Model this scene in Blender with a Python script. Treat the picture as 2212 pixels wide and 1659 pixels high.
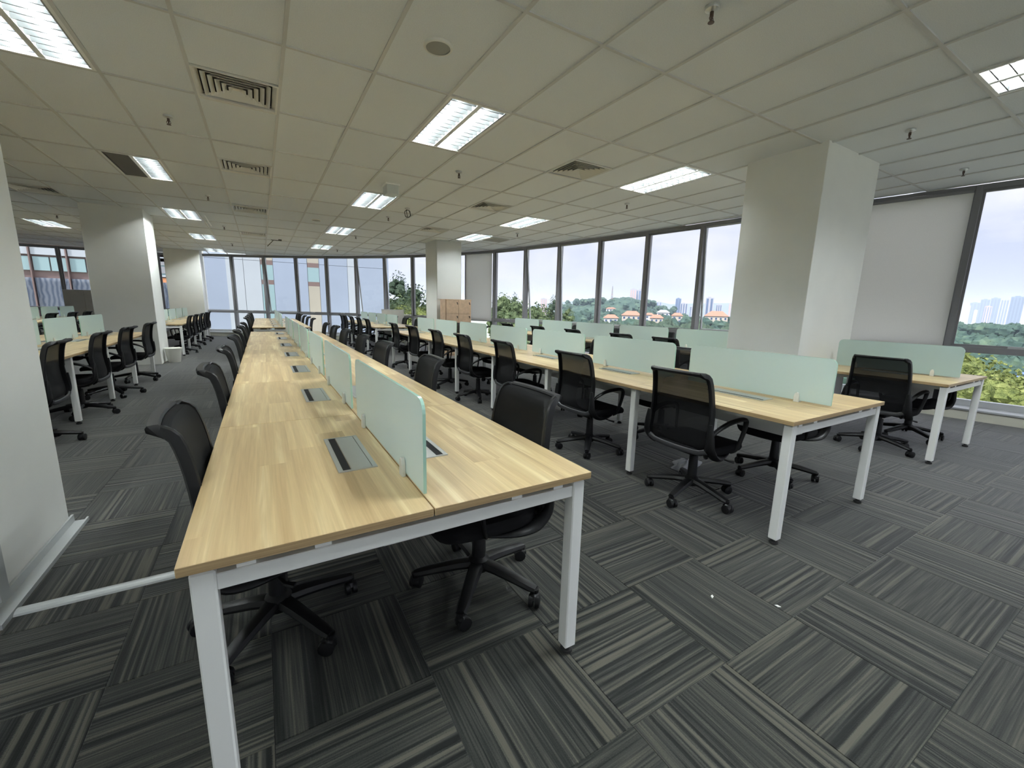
import bpy, bmesh, math, random
from mathutils import Matrix, Vector
random.seed(7)
PI = math.pi
for _o in list(bpy.data.objects):
    bpy.data.objects.remove(_o, do_unlink=True)
SC = bpy.context.scene
COL = SC.collection

# ------------------------------------------------------------------ camera
FPX, PITCH, ROLL, YAW, EYE = 901.7, -0.1818, -0.0237, -0.5379, 1.328
HC = 3.03                                  # ceiling height


def cam_matrix():
    rz = Matrix.Rotation(YAW, 3, 'Z')
    rx = Matrix.Rotation(PITCH, 3, 'X')
    ry = Matrix.Rotation(ROLL, 3, 'Y')
    return rz @ rx @ ry


CM = cam_matrix()
cam_data = bpy.data.cameras.new('camera')
cam_data.sensor_width = 36.0
cam_data.lens = 36.0 * FPX / 2212.0
cam_data.clip_start = 0.05
cam_data.clip_end = 8000
cam = bpy.data.objects.new('camera', cam_data)
COL.objects.link(cam)
_r, _f, _u = CM.col[0], CM.col[1], CM.col[2]
m = Matrix.Identity(4)
for i in range(3):
    m[i][0], m[i][1], m[i][2] = _r[i], _u[i], -_f[i]
m[2][3] = EYE
cam.matrix_world = m
SC.camera = cam

# ------------------------------------------------------------------ view, world, sun
SC.view_settings.view_transform = 'Standard'
SC.view_settings.look = 'None'
SC.view_settings.exposure = 0.86
SC.view_settings.gamma = 1.0
SC.view_settings.use_curve_mapping = False
cy = SC.cycles
cy.use_denoising = True
cy.adaptive_threshold = 0.015
cy.max_bounces = 10
cy.diffuse_bounces = 5
cy.volume_bounces = 2
cy.glossy_bounces = 3
cy.transmission_bounces = 4
cy.transparent_max_bounces = 16
cy.caustics_reflective = False
cy.caustics_refractive = False
cy.sample_clamp_indirect = 6.0

SKY_STRENGTH = 1.03
LAMP_STRENGTH = 190.0
SUN_STRENGTH = 3.2


class NT:
    """Small helper around a node tree."""

    def __init__(self, tree):
        self.t = tree
        tree.nodes.clear()

    def n(self, typ, **kw):
        nd = self.t.nodes.new(typ)
        ins = kw.pop('ins', {})
        for k, v in kw.items():
            setattr(nd, k, v)
        for k, v in ins.items():
            if isinstance(v, bpy.types.NodeSocket):
                self.t.links.new(v, nd.inputs[k])
            else:
                nd.inputs[k].default_value = v
        return nd

    def ramp(self, fac, stops, interp='LINEAR'):
        nd = self.t.nodes.new('ShaderNodeValToRGB')
        cr = nd.color_ramp
        cr.interpolation = interp
        while len(cr.elements) < len(stops):
            cr.elements.new(0.5)
        for e, (p, c) in zip(cr.elements, stops):
            e.position = p
            e.color = (c[0], c[1], c[2], 1)
        self.t.links.new(fac, nd.inputs[0])
        return nd.outputs[0]

    def mix(self, fac, a, b, mode='MIX'):
        nd = self.t.nodes.new('ShaderNodeMix')
        nd.data_type = 'RGBA'
        nd.blend_type = mode
        for sock, v in ((nd.inputs[0], fac), (nd.inputs[6], a), (nd.inputs[7], b)):
            if isinstance(v, bpy.types.NodeSocket):
                self.t.links.new(v, sock)
            elif isinstance(v, (int, float)):
                sock.default_value = v
            else:
                sock.default_value = (v[0], v[1], v[2], 1)
        return nd.outputs[2]

    def math(self, op, a, b=None):
        nd = self.t.nodes.new('ShaderNodeMath')
        nd.operation = op
        for i, v in enumerate((a, b)):
            if v is None:
                continue
            if isinstance(v, bpy.types.NodeSocket):
                self.t.links.new(v, nd.inputs[i])
            else:
                nd.inputs[i].default_value = v
        return nd.outputs[0]

    def link(self, a, b):
        self.t.links.new(a, b)


# bright hazy tropical sky with soft broken cloud, the same all the way round
world = bpy.data.worlds.new('sky')
SC.world = world
world.use_nodes = True
w = NT(world.node_tree)
tc = w.n('ShaderNodeTexCoord')
sep = w.n('ShaderNodeSeparateXYZ', ins={0: tc.outputs['Generated']})
mp = w.n('ShaderNodeMapping', ins={'Vector': tc.outputs['Generated'], 'Scale': (1.0, 1.0, 2.6), 'Location': (0.31, 0.12, 0.0)})
nz = w.n('ShaderNodeTexNoise', ins={'Vector': mp.outputs[0], 'Scale': 3.4, 'Detail': 7.0, 'Roughness': 0.55, 'Distortion': 0.25})
cloud = w.ramp(nz.outputs['Fac'], [(0.40, (0, 0, 0)), (0.66, (1, 1, 1))])
base = w.ramp(sep.outputs['Z'], [(0.0, (0.43, 0.465, 0.55)), (0.14, (0.42, 0.455, 0.555)), (0.28, (0.60, 0.625, 0.70)), (0.55, (1.10, 1.14, 1.22)), (0.95, (1.5, 1.54, 1.62))])
sky_col = w.mix(w.math('MULTIPLY', cloud, 0.9), base, w.ramp(sep.outputs['Z'], [(0.0, (0.56, 0.56, 0.57)), (0.20, (0.70, 0.69, 0.70)), (0.55, (1.30, 1.30, 1.31)), (0.95, (1.65, 1.65, 1.65))]))
bg = w.n('ShaderNodeBackground', ins={'Color': sky_col, 'Strength': SKY_STRENGTH})
out = w.n('ShaderNodeOutputWorld', ins={'Surface': bg.outputs[0]})

sun_d = bpy.data.lights.new('sun', 'SUN')
sun_d.energy = SUN_STRENGTH
sun_d.angle = math.radians(6)
sun_d.color = (1.0, 0.95, 0.86)
sun = bpy.data.objects.new('sun', sun_d)
COL.objects.link(sun)
sun.rotation_euler = (math.radians(38), 0, math.radians(-62))
sun.location = (0, 0, 60)

# ------------------------------------------------------------------ materials
M = {}


def mat(name):
    ma = bpy.data.materials.new(name)
    ma.use_nodes = True
    t = NT(ma.node_tree)
    t.o = t.n('ShaderNodeOutputMaterial')
    M[name] = ma
    return t


def plain(name, col, rough=0.5, metal=0.0, spec=0.5, noise=0.0, nscale=40.0, bump=0.0, coat=0.0):
    t = mat(name)
    p = t.n('ShaderNodeBsdfPrincipled', ins={'Roughness': rough, 'Metallic': metal, 'Specular IOR Level': spec, 'Base Color': (*col, 1)})
    if noise or bump:
        tcn = t.n('ShaderNodeTexCoord')
        nn = t.n('ShaderNodeTexNoise', ins={'Vector': tcn.outputs['Object'], 'Scale': nscale, 'Detail': 3.0})
        if noise:
            lo = tuple(c * (1 - noise) for c in col)
            hi = tuple(min(1, c * (1 + noise)) for c in col)
            t.link(t.ramp(nn.outputs['Fac'], [(0.3, lo), (0.7, hi)]), p.inputs['Base Color'])
        if bump:
            b = t.n('ShaderNodeBump', ins={'Height': nn.outputs['Fac'], 'Strength': bump, 'Distance': 0.002})
            t.link(b.outputs[0], p.inputs['Normal'])
    if coat:
        p.inputs['Coat Weight'].default_value = coat
    t.link(p.outputs[0], t.o.inputs[0])
    return M[name]


plain('wall_paint', (0.84, 0.84, 0.80), 0.75, noise=0.02, nscale=3)
plain('white_metal', (0.88, 0.885, 0.86), 0.35)
plain('cream_kerb', (0.70, 0.68, 0.58), 0.7, noise=0.03, nscale=6)
plain('ceiling_grid', (0.64, 0.645, 0.63), 0.55)
plain('slab', (0.03, 0.03, 0.03), 0.9)
plain('concrete', (0.35, 0.35, 0.33), 0.9)
plain('frame_grey', (0.25, 0.245, 0.26), 0.45, metal=0.15)
plain('frame_light', (0.55, 0.56, 0.58), 0.4, metal=0.3)
plain('aluminium', (0.62, 0.64, 0.64), 0.32, metal=0.75)
plain('grey_trim', (0.52, 0.54, 0.54), 0.4, metal=0.2)
plain('black_plastic', (0.006, 0.006, 0.007), 0.45, spec=0.35)
plain('black_rubber', (0.015, 0.015, 0.015), 0.7)
plain('dark_rim', (0.035, 0.035, 0.038), 0.5)
plain('black_fabric', (0.007, 0.007, 0.008), 0.9, spec=0.2, noise=0.25, nscale=500, bump=0.3)
plain('black_brush', (0.008, 0.008, 0.008), 0.9)
plain('box_metal', (0.60, 0.64, 0.64), 0.35, metal=0.35)
plain('reflector', (0.86, 0.88, 0.87), 0.30, metal=0.25)
plain('louver', (0.028, 0.030, 0.030), 0.22, spec=0.5)
plain('louver_pale', (0.30, 0.31, 0.31), 0.3, spec=0.5)
plain('vent_white', (0.80, 0.79, 0.73), 0.4)
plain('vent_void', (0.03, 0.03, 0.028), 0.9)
plain('dark_panel', (0.13, 0.125, 0.115), 0.7)
plain('speaker_mesh', (0.33, 0.33, 0.30), 0.8)
plain('sprinkler_metal', (0.10, 0.07, 0.06), 0.4, metal=0.4)
plain('bin_plastic', (0.86, 0.85, 0.78), 0.5)
plain('grey_board', (0.55, 0.53, 0.50), 0.8, noise=0.03, nscale=8)
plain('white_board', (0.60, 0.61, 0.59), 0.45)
plain('clip_plastic', (0.74, 0.75, 0.70), 0.35)
plain('paper', (0.85, 0.85, 0.82), 0.7)
plain('locker_wood', (0.62, 0.44, 0.30), 0.5, noise=0.12, nscale=9)
plain('lock_black', (0.02, 0.02, 0.02), 0.4)
plain('bark', (0.14, 0.11, 0.08), 0.9)
plain('roof_blue', (0.10, 0.18, 0.55), 0.6)
plain('roof_red', (0.46, 0.20, 0.13), 0.8)
plain('house_wall', (0.60, 0.53, 0.45), 0.8)
plain('house_white', (0.64, 0.64, 0.63), 0.8)
plain('tower_pale', (0.36, 0.36, 0.41), 0.8)
plain('tower_blue', (0.10, 0.16, 0.29), 0.6)
plain('tower_glass', (0.05, 0.09, 0.19), 0.35)
plain('tower_pink', (0.50, 0.34, 0.32), 0.8)
plain('wing_panel', (0.33, 0.385, 0.48), 0.28, noise=0.05, nscale=0.3)
plain('wing_panel_pale', (0.46, 0.50, 0.54), 0.35, noise=0.05, nscale=0.4)
plain('wing_beige', (0.42, 0.39, 0.32), 0.7, noise=0.05, nscale=0.5)
plain('wing_brown', (0.20, 0.14, 0.13), 0.5)
plain('wing_teal', (0.30, 0.43, 0.45), 0.25)
plain('wing_orange', (0.70, 0.30, 0.14), 0.7)
plain('wing_grey', (0.30, 0.31, 0.33), 0.6)
plain('mast_red', (0.5, 0.2, 0.18), 0.6)

# curtain cloth behind the opposite wing's glass
t = mat('curtain')
tcn = t.n('ShaderNodeTexCoord')
wv = t.n('ShaderNodeTexWave', wave_type='BANDS', bands_direction='X', ins={'Vector': tcn.outputs['Object'], 'Scale': 1.7, 'Distortion': 6.0, 'Detail': 3.0})
p = t.n('ShaderNodeBsdfPrincipled', ins={'Roughness': 0.8, 'Base Color': t.ramp(wv.outputs['Fac'], [(0.0, (0.18, 0.22, 0.27)), (0.6, (0.34, 0.38, 0.41)), (1.0, (0.42, 0.45, 0.46))])})
t.link(p.outputs[0], t.o.inputs[0])

# mineral fibre ceiling tile
t = mat('ceiling_tile')
tcn = t.n('ShaderNodeTexCoord')
n1 = t.n('ShaderNodeTexNoise', ins={'Vector': tcn.outputs['Object'], 'Scale': 160.0, 'Detail': 2.0})
oi = t.n('ShaderNodeObjectInfo')
c1 = t.ramp(n1.outputs['Fac'], [(0.35, (0.81, 0.845, 0.865)), (0.62, (0.87, 0.905, 0.925))])
c2 = t.mix(1.0, c1, t.ramp(oi.outputs['Random'], [(0, (0.96, 0.96, 0.96)), (1, (1, 1, 1))]), 'MULTIPLY')
p = t.n('ShaderNodeBsdfPrincipled', ins={'Roughness': 0.85, 'Base Color': c2})
b = t.n('ShaderNodeBump', ins={'Height': n1.outputs['Fac'], 'Strength': 0.35, 'Distance': 0.002})
t.link(b.outputs[0], p.inputs['Normal'])
t.link(p.outputs[0], t.o.inputs[0])

# striped loop pile carpet: bands and pin lines run along the v of each tile
t = mat('carpet')
uv = t.n('ShaderNodeUVMap')
sp = t.n('ShaderNodeSeparateXYZ', ins={0: uv.outputs[0]})
fz = t.n('ShaderNodeTexNoise', ins={'Vector': uv.outputs[0], 'Scale': 260.0, 'Detail': 2.0})
wob = t.n('ShaderNodeTexNoise', ins={'Vector': uv.outputs[0], 'Scale': 30.0, 'Detail': 2.0})
uu = t.math('ADD', sp.outputs[0], t.math('MULTIPLY', t.math('SUBTRACT', fz.outputs['Fac'], 0.5), 0.0035))
vlow = t.math('MULTIPLY', sp.outputs[1], 0.008)
cmb = t.n('ShaderNodeCombineXYZ', ins={0: uu, 1: vlow})
bands = t.n('ShaderNodeTexNoise', noise_dimensions='2D', ins={'Vector': cmb.outputs[0], 'Scale': 42.0, 'Detail': 1.0, 'Roughness': 0.6})
cmb2 = t.n('ShaderNodeCombineXYZ', ins={0: uu, 1: t.math('MULTIPLY', sp.outputs[1], 0.02)})
pin = t.n('ShaderNodeTexNoise', noise_dimensions='2D', ins={'Vector': cmb2.outputs[0], 'Scale': 150.0, 'Detail': 1.0})
area = t.n('ShaderNodeTexNoise', noise_dimensions='2D', ins={'Vector': cmb2.outputs[0], 'Scale': 7.0, 'Detail': 0.0})
amp = t.ramp(area.outputs['Fac'], [(0.38, (0.25, 0.25, 0.25)), (0.58, (1, 1, 1))])
bs = t.math('MULTIPLY', t.math('SUBTRACT', bands.outputs['Fac'], 0.5), amp)
v = t.math('ADD', 0.5, t.math('MULTIPLY', bs, 3.0))
v = t.math('ADD', v, t.math('MULTIPLY', t.math('SUBTRACT', pin.outputs['Fac'], 0.5), 0.95))
v = t.math('ADD', v, t.math('MULTIPLY', t.math('SUBTRACT', fz.outputs['Fac'], 0.5), 0.35))
cc = t.ramp(v, [(0.12, (0.006, 0.0068, 0.0064)), (0.36, (0.017, 0.0185, 0.0165)), (0.52, (0.031, 0.032, 0.028)), (0.68, (0.046, 0.046, 0.039)), (0.92, (0.085, 0.081, 0.064))])
p = t.n('ShaderNodeBsdfPrincipled', ins={'Roughness': 0.85, 'Specular IOR Level': 0.25, 'Base Color': cc, 'Sheen Weight': 0.65, 'Sheen Roughness': 0.35})
b = t.n('ShaderNodeBump', ins={'Height': v, 'Strength': 0.45, 'Distance': 0.003})
t.link(b.outputs[0], p.inputs['Normal'])
t.link(p.outputs[0], t.o.inputs[0])

# pale oak laminate, grain along the bench
t = mat('oak')
tcn = t.n('ShaderNodeTexCoord')
oi = t.n('ShaderNodeObjectInfo')
off = t.n('ShaderNodeVectorMath', operation='SCALE', ins={0: (3.1, 17.0, 5.0), 3: oi.outputs['Random']})
ad = t.n('ShaderNodeVectorMath', operation='ADD', ins={0: tcn.outputs['Object'], 1: off.outputs[0]})
m1 = t.n('ShaderNodeMapping', ins={'Vector': ad.outputs[0], 'Scale': (11.0, 0.50, 3.0)})
g1 = t.n('ShaderNodeTexNoise', ins={'Vector': m1.outputs[0], 'Scale': 1.5, 'Detail': 4.0, 'Roughness': 0.55, 'Distortion': 0.6})
m2 = t.n('ShaderNodeMapping', ins={'Vector': ad.outputs[0], 'Scale': (160.0, 3.5, 160.0)})
g2 = t.n('ShaderNodeTexNoise', ins={'Vector': m2.outputs[0], 'Scale': 1.0, 'Detail': 3.0})
sx = t.n('ShaderNodeSeparateXYZ', ins={0: ad.outputs[0]})
lane = t.math('FLOOR', t.math('MULTIPLY', sx.outputs[0], 9.0))
lrnd = t.n('ShaderNodeTexWhiteNoise', noise_dimensions='1D', ins={'W': lane})
seg = t.math('FLOOR', t.math('ADD', t.math('MULTIPLY', sx.outputs[1], 0.85), t.math('MULTIPLY', lrnd.outputs[0], 3.0)))
cell = t.n('ShaderNodeCombineXYZ', ins={0: lane, 1: seg})
crnd = t.n('ShaderNodeTexWhiteNoise', noise_dimensions='2D', ins={'Vector': cell.outputs[0]})
jump = t.n('ShaderNodeVectorMath', operation='SCALE', ins={0: (0.0, 0.0, 7.0), 3: crnd.outputs[0]})
jv = t.n('ShaderNodeVectorMath', operation='ADD', ins={0: m1.outputs[0], 1: jump.outputs[0]})
t.link(jv.outputs[0], g1.inputs['Vector'])
c1 = t.ramp(g1.outputs['Fac'], [(0.30, (0.52, 0.37, 0.195)), (0.46, (0.62, 0.46, 0.25)), (0.56, (0.68, 0.525, 0.29)), (0.64, (0.80, 0.66, 0.40)), (0.74, (0.88, 0.75, 0.48))])
c2 = t.mix(0.5, c1, t.ramp(g2.outputs['Fac'], [(0.3, (0.80, 0.78, 0.74)), (0.65, (1.04, 1.04, 1.04))]), 'MULTIPLY')
c3 = t.mix(0.75, c2, t.ramp(crnd.outputs[0], [(0, (0.84, 0.80, 0.76)), (0.5, (0.97, 0.96, 0.95)), (1, (1.06, 1.07, 1.06))]), 'MULTIPLY')
p = t.n('ShaderNodeBsdfPrincipled', ins={'Roughness': 0.34, 'Specular IOR Level': 0.45, 'Base Color': c3})
t.link(p.outputs[0], t.o.inputs[0])

# edge band of the worktops
t = mat('oak_edge')
tcn = t.n('ShaderNodeTexCoord')
m1 = t.n('ShaderNodeMapping', ins={'Vector': tcn.outputs['Object'], 'Scale': (4.0, 4.0, 260.0)})
g1 = t.n('ShaderNodeTexNoise', ins={'Vector': m1.outputs[0], 'Scale': 1.0, 'Detail': 3.0})
p = t.n('ShaderNodeBsdfPrincipled', ins={'Roughness': 0.5, 'Base Color': t.ramp(g1.outputs['Fac'], [(0.3, (0.33, 0.22, 0.11)), (0.7, (0.50, 0.36, 0.19))])})
t.link(p.outputs[0], t.o.inputs[0])

# roller blind cloth lets some daylight glow through
t = mat('blind_fabric')
tcn = t.n('ShaderNodeTexCoord')
wn = t.n('ShaderNodeTexNoise', ins={'Vector': tcn.outputs['Object'], 'Scale': 300.0, 'Detail': 2.0})
bc = t.ramp(wn.outputs['Fac'], [(0.3, (0.80, 0.79, 0.76)), (0.7, (0.86, 0.85, 0.82))])
df = t.n('ShaderNodeBsdfDiffuse', ins={'Color': bc})
tl = t.n('ShaderNodeBsdfTranslucent', ins={'Color': bc})
mx = t.n('ShaderNodeMixShader', ins={0: 0.62, 1: df.outputs[0], 2: tl.outputs[0]})
t.link(mx.outputs[0], t.o.inputs[0])

# clear window glass: mostly straight through, a little reflection
t = mat('glass')
tr = t.n('ShaderNodeBsdfTransparent', ins={'Color': (0.88, 0.89, 0.925, 1)})
gl = t.n('ShaderNodeBsdfGlossy', ins={'Roughness': 0.02})
lw = t.n('ShaderNodeLayerWeight', ins={'Blend': 0.25})
fac = t.math('ADD', t.math('MULTIPLY', lw.outputs['Fresnel'], 0.55), 0.0)
mx = t.n('ShaderNodeMixShader', ins={0: fac, 1: tr.outputs[0], 2: gl.outputs[0]})
t.link(mx.outputs[0], t.o.inputs[0])

# acid-etched green glass of the desk screens
t = mat('frosted')
tl = t.n('ShaderNodeBsdfTranslucent', ins={'Color': (0.99, 0.99, 1.0, 1)})
df = t.n('ShaderNodeBsdfDiffuse', ins={'Color': (0.70, 0.97, 0.89, 1)})
tr = t.n('ShaderNodeBsdfTransparent', ins={'Color': (0.80, 0.93, 0.88, 1)})
gl = t.n('ShaderNodeBsdfGlossy', ins={'Roughness': 0.32, 'Color': (1, 1, 1, 1)})
a1 = t.n('ShaderNodeMixShader', ins={0: 0.36, 1: tl.outputs[0], 2: df.outputs[0]})
a2 = t.n('ShaderNodeMixShader', ins={0: 0.10, 1: a1.outputs[0], 2: tr.outputs[0]})
lw = t.n('ShaderNodeLayerWeight', ins={'Blend': 0.22})
a3 = t.n('ShaderNodeMixShader', ins={0: t.math('MULTIPLY', lw.outputs['Fresnel'], 0.6), 1: a2.outputs[0], 2: gl.outputs[0]})
t.link(a3.outputs[0], t.o.inputs[0])

t = mat('glass_edge')
p = t.n('ShaderNodeBsdfPrincipled', ins={'Roughness': 0.15, 'Base Color': (0.42, 0.66, 0.56, 1)})
t.link(p.outputs[0], t.o.inputs[0])

# open weave of the chair backs
t = mat('chair_mesh')
df = t.n('ShaderNodeBsdfPrincipled', ins={'Base Color': (0.005, 0.005, 0.006, 1), 'Roughness': 0.8, 'Specular IOR Level': 0.2})
tr = t.n('ShaderNodeBsdfTransparent', ins={'Color': (1, 1, 1, 1)})
mx = t.n('ShaderNodeMixShader', ins={0: 0.055, 1: df.outputs[0], 2: tr.outputs[0]})
t.link(mx.outputs[0], t.o.inputs[0])

# fluorescent tube
t = mat('tube')
em = t.n('ShaderNodeEmission', ins={'Color': (0.91, 0.985, 1.0, 1), 'Strength': LAMP_STRENGTH})
t.link(em.outputs[0], t.o.inputs[0])

# clear crumpled film
t = mat('film')
tr = t.n('ShaderNodeBsdfTransparent', ins={'Color': (0.9, 0.9, 0.92, 1)})
gl = t.n('ShaderNodeBsdfPrincipled', ins={'Base Color': (0.85, 0.86, 0.88, 1), 'Roughness': 0.12, 'Specular IOR Level': 0.9})
mx = t.n('ShaderNodeMixShader', ins={0: 0.55, 1: tr.outputs[0], 2: gl.outputs[0]})
t.link(mx.outputs[0], t.o.inputs[0])


def foliage(name, dark, mid, light, scale):
    t = mat(name)
    tcn = t.n('ShaderNodeTexCoord')
    n1 = t.n('ShaderNodeTexNoise', ins={'Vector': tcn.outputs['Object'], 'Scale': scale, 'Detail': 5.0, 'Roughness': 0.7})
    p = t.n('ShaderNodeBsdfPrincipled', ins={'Roughness': 0.8, 'Specular IOR Level': 0.2, 'Base Color': t.ramp(n1.outputs['Fac'], [(0.32, dark), (0.52, mid), (0.70, light)])})
    b = t.n('ShaderNodeBump', ins={'Height': n1.outputs['Fac'], 'Strength': 1.0, 'Distance': 0.6})
    t.link(b.outputs[0], p.inputs['Normal'])
    t.link(p.outputs[0], t.o.inputs[0])


foliage('leaf_green', (0.05, 0.085, 0.035), (0.13, 0.185, 0.085), (0.27, 0.33, 0.16), 1.6)
foliage('leaf_bright', (0.10, 0.14, 0.045), (0.24, 0.29, 0.085), (0.42, 0.45, 0.16), 1.8)
foliage('leaf_dark', (0.03, 0.055, 0.035), (0.075, 0.115, 0.075), (0.14, 0.19, 0.12), 1.2)
foliage('leaf_far', (0.025, 0.055, 0.045), (0.06, 0.11, 0.08), (0.12, 0.18, 0.11), 0.16)
foliage('ground_far', (0.24, 0.27, 0.21), (0.34, 0.36, 0.30), (0.44, 0.44, 0.38), 0.03)


# ------------------------------------------------------------------ mesh helper
class MB:
    def __init__(self):
        self.v, self.f, self.fm, self.uv = [], [], [], None
        self.cur = 0

    def face(self, idx):
        self.f.append(tuple(idx))
        self.fm.append(self.cur)

    def box(self, x0, x1, y0, y1, z0, z1):
        b = len(self.v)
        self.v += [(x0, y0, z0), (x1, y0, z0), (x1, y1, z0), (x0, y1, z0), (x0, y0, z1), (x1, y0, z1), (x1, y1, z1), (x0, y1, z1)]
        for q in ((0, 3, 2, 1), (4, 5, 6, 7), (0, 1, 5, 4), (1, 2, 6, 5), (2, 3, 7, 6), (3, 0, 4, 7)):
            self.face([b + i for i in q])
        return self

    def prism(self, poly, z0, z1):
        """poly counter-clockwise in xy"""
        b = len(self.v)
        n = len(poly)
        self.v += [(p[0], p[1], z0) for p in poly] + [(p[0], p[1], z1) for p in poly]
        self.face([b + i for i in reversed(range(n))])
        self.face([b + n + i for i in range(n)])
        for i in range(n):
            j = (i + 1) % n
            self.face([b + i, b + j, b + n + j, b + n + i])
        return self

    def plate(self, poly, axis, a0, a1):
        """prism with the outline in two axes and the thickness along a third ('x' or 'y')"""
        s = len(self.v)
        self.prism(poly, a0, a1)
        if axis == 'x':
            self.v[s:] = [(z, x, y) for x, y, z in self.v[s:]]
        elif axis == 'y':
            self.v[s:] = [(x, -z, y) for x, y, z in self.v[s:]]
        return self

    def tube(self, path, r, n=8, caps=True, flat=1.0):
        """round bar along a path; r a number or a list; flat squashes it along its second normal"""
        path = [Vector(p) for p in path]
        rs = r if isinstance(r, (list, tuple)) else [r] * len(path)
        b = len(self.v)
        ref = None
        for i, p in enumerate(path):
            d = (path[min(i + 1, len(path) - 1)] - path[max(i - 1, 0)])
            if d.length < 1e-9:
                d = Vector((0, 0, 1))
            d.normalize()
            if ref is None:
                ref = Vector((0, 0, 1)) if abs(d.z) < 0.9 else Vector((1, 0, 0))
            a = d.cross(ref)
            a.normalize()
            c = a.cross(d)
            c.normalize()
            ref = c
            for k in range(n):
                th = 2 * PI * k / n
                q = p + a * (math.cos(th) * rs[i]) + c * (math.sin(th) * rs[i] * flat)
                self.v.append(tuple(q))
        for i in range(len(path) - 1):
            for k in range(n):
                k2 = (k + 1) % n
                self.face([b + i * n + k, b + i * n + k2, b + (i + 1) * n + k2, b + (i + 1) * n + k])
        if caps:
            self.face([b + k for k in reversed(range(n))])
            e = b + (len(path) - 1) * n
            self.face([e + k for k in range(n)])
        return self

    def lathe(self, prof, n=16, c=(0, 0, 0)):
        """prof: list of (radius, z)"""
        b = len(self.v)
        for r, z in prof:
            for k in range(n):
                th = 2 * PI * k / n
                self.v.append((c[0] + r * math.cos(th), c[1] + r * math.sin(th), c[2] + z))
        for i in range(len(prof) - 1):
            for k in range(n):
                k2 = (k + 1) % n
                self.face([b + i * n + k, b + i * n + k2, b + (i + 1) * n + k2, b + (i + 1) * n + k])
        self.face([b + k for k in reversed(range(n))])
        e = b + (len(prof) - 1) * n
        self.face([e + k for k in range(n)])
        return self

    def grid(self, fn, nu, nv, close_u=False):
        b = len(self.v)
        for i in range(nu):
            for j in range(nv):
                self.v.append(tuple(fn(i / (nu - 1 if not close_u else nu), j / (nv - 1))))
        for i in range(nu if close_u else nu - 1):
            i2 = (i + 1) % nu
            for j in range(nv - 1):
                self.face([b + i * nv + j, b + i2 * nv + j, b + i2 * nv + j + 1, b + i * nv + j + 1])
        return self

    def move(self, mtx, start=0):
        self.v[start:] = [tuple(mtx @ Vector(p)) for p in self.v[start:]]
        return self

    def mesh(self, name, mats, smooth=False, bevel=0.0, seg=1, fix=False):
        me = bpy.data.meshes.new(name)
        me.from_pydata(self.v, [], self.f)
        if not isinstance(mats, (list, tuple)):
            mats = [mats]
        for mm in mats:
            me.materials.append(M[mm])
        if len(mats) > 1:
            me.polygons.foreach_set('material_index', self.fm)
        if bevel or fix:
            bm = bmesh.new()
            bm.from_mesh(me)
            if fix:
                bmesh.ops.recalc_face_normals(bm, faces=bm.faces[:])
            if bevel:
                ed = [e for e in bm.edges if len(e.link_faces) == 2 and e.calc_face_angle(0) > 0.6]
                bmesh.ops.bevel(bm, geom=ed, offset=bevel, segments=seg, profile=0.6, affect='EDGES', clamp_overlap=True)
            bm.to_mesh(me)
            bm.free()
        if smooth:
            me.polygons.foreach_set('use_smooth', [True] * len(me.polygons))
            me.set_sharp_from_angle(angle=math.radians(40))
        me.update()
        return me

    def build(self, name, mats, parent=None, loc=(0, 0, 0), rz=0.0, **kw):
        return link(name, self.mesh(name, mats, **kw), parent, loc, rz)


def link(name, data, parent=None, loc=(0, 0, 0), rz=0.0):
    o = bpy.data.objects.new(name, data)
    COL.objects.link(o)
    o.location = loc
    o.rotation_euler = (0, 0, rz)
    if parent is not None:
        o.parent = parent
    return o


def tag(o, label=None, cat=None, group=None, kind=None):
    for k, val in (('label', label), ('category', cat), ('group', group), ('kind', kind)):
        if val:
            o[k] = val
    return o


def thing(name, label, cat, loc=(0, 0, 0), rz=0.0, group=None):
    return tag(link(name, None, None, loc, rz), label, cat, group)


KIDS = {}


def copy_tree(o, parent=None):
    c = o.copy()
    COL.objects.link(c)
    c.parent = parent
    for ch in KIDS.get(o.name) or list(o.children):
        copy_tree(ch, c)
    return c


def clip_poly(poly, segs):
    """clip a convex polygon by half planes (left side of each directed segment is kept)"""
    for (ax, ay), (bx, by) in segs:
        nx, ny = -(by - ay), bx - ax
        outp = []
        for i in range(len(poly)):
            p, q = poly[i], poly[(i + 1) % len(poly)]
            dp = (p[0] - ax) * nx + (p[1] - ay) * ny
            dq = (q[0] - ax) * nx + (q[1] - ay) * ny
            if dp >= 0:
                outp.append(p)
            if dp * dq < 0:
                s = dp / (dp - dq)
                outp.append((p[0] + (q[0] - p[0]) * s, p[1] + (q[1] - p[1]) * s))
        poly = outp
        if len(poly) < 3:
            return []
    return poly


def project(p):
    d = Vector(p) - Vector((0, 0, EYE))
    c = CM.transposed() @ d
    if c.y < 0.05:
        return None
    return (1106 + FPX * c.x / c.y, 829.5 - FPX * c.z / c.y)


def in_view(p, mx=180):
    q = project(p)
    return q is not None and -mx < q[0] < 2212 + mx and -mx < q[1] < 1659 + mx


ORD = ['first', 'second', 'third', 'fourth', 'fifth', 'sixth', 'seventh', 'eighth']

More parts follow.
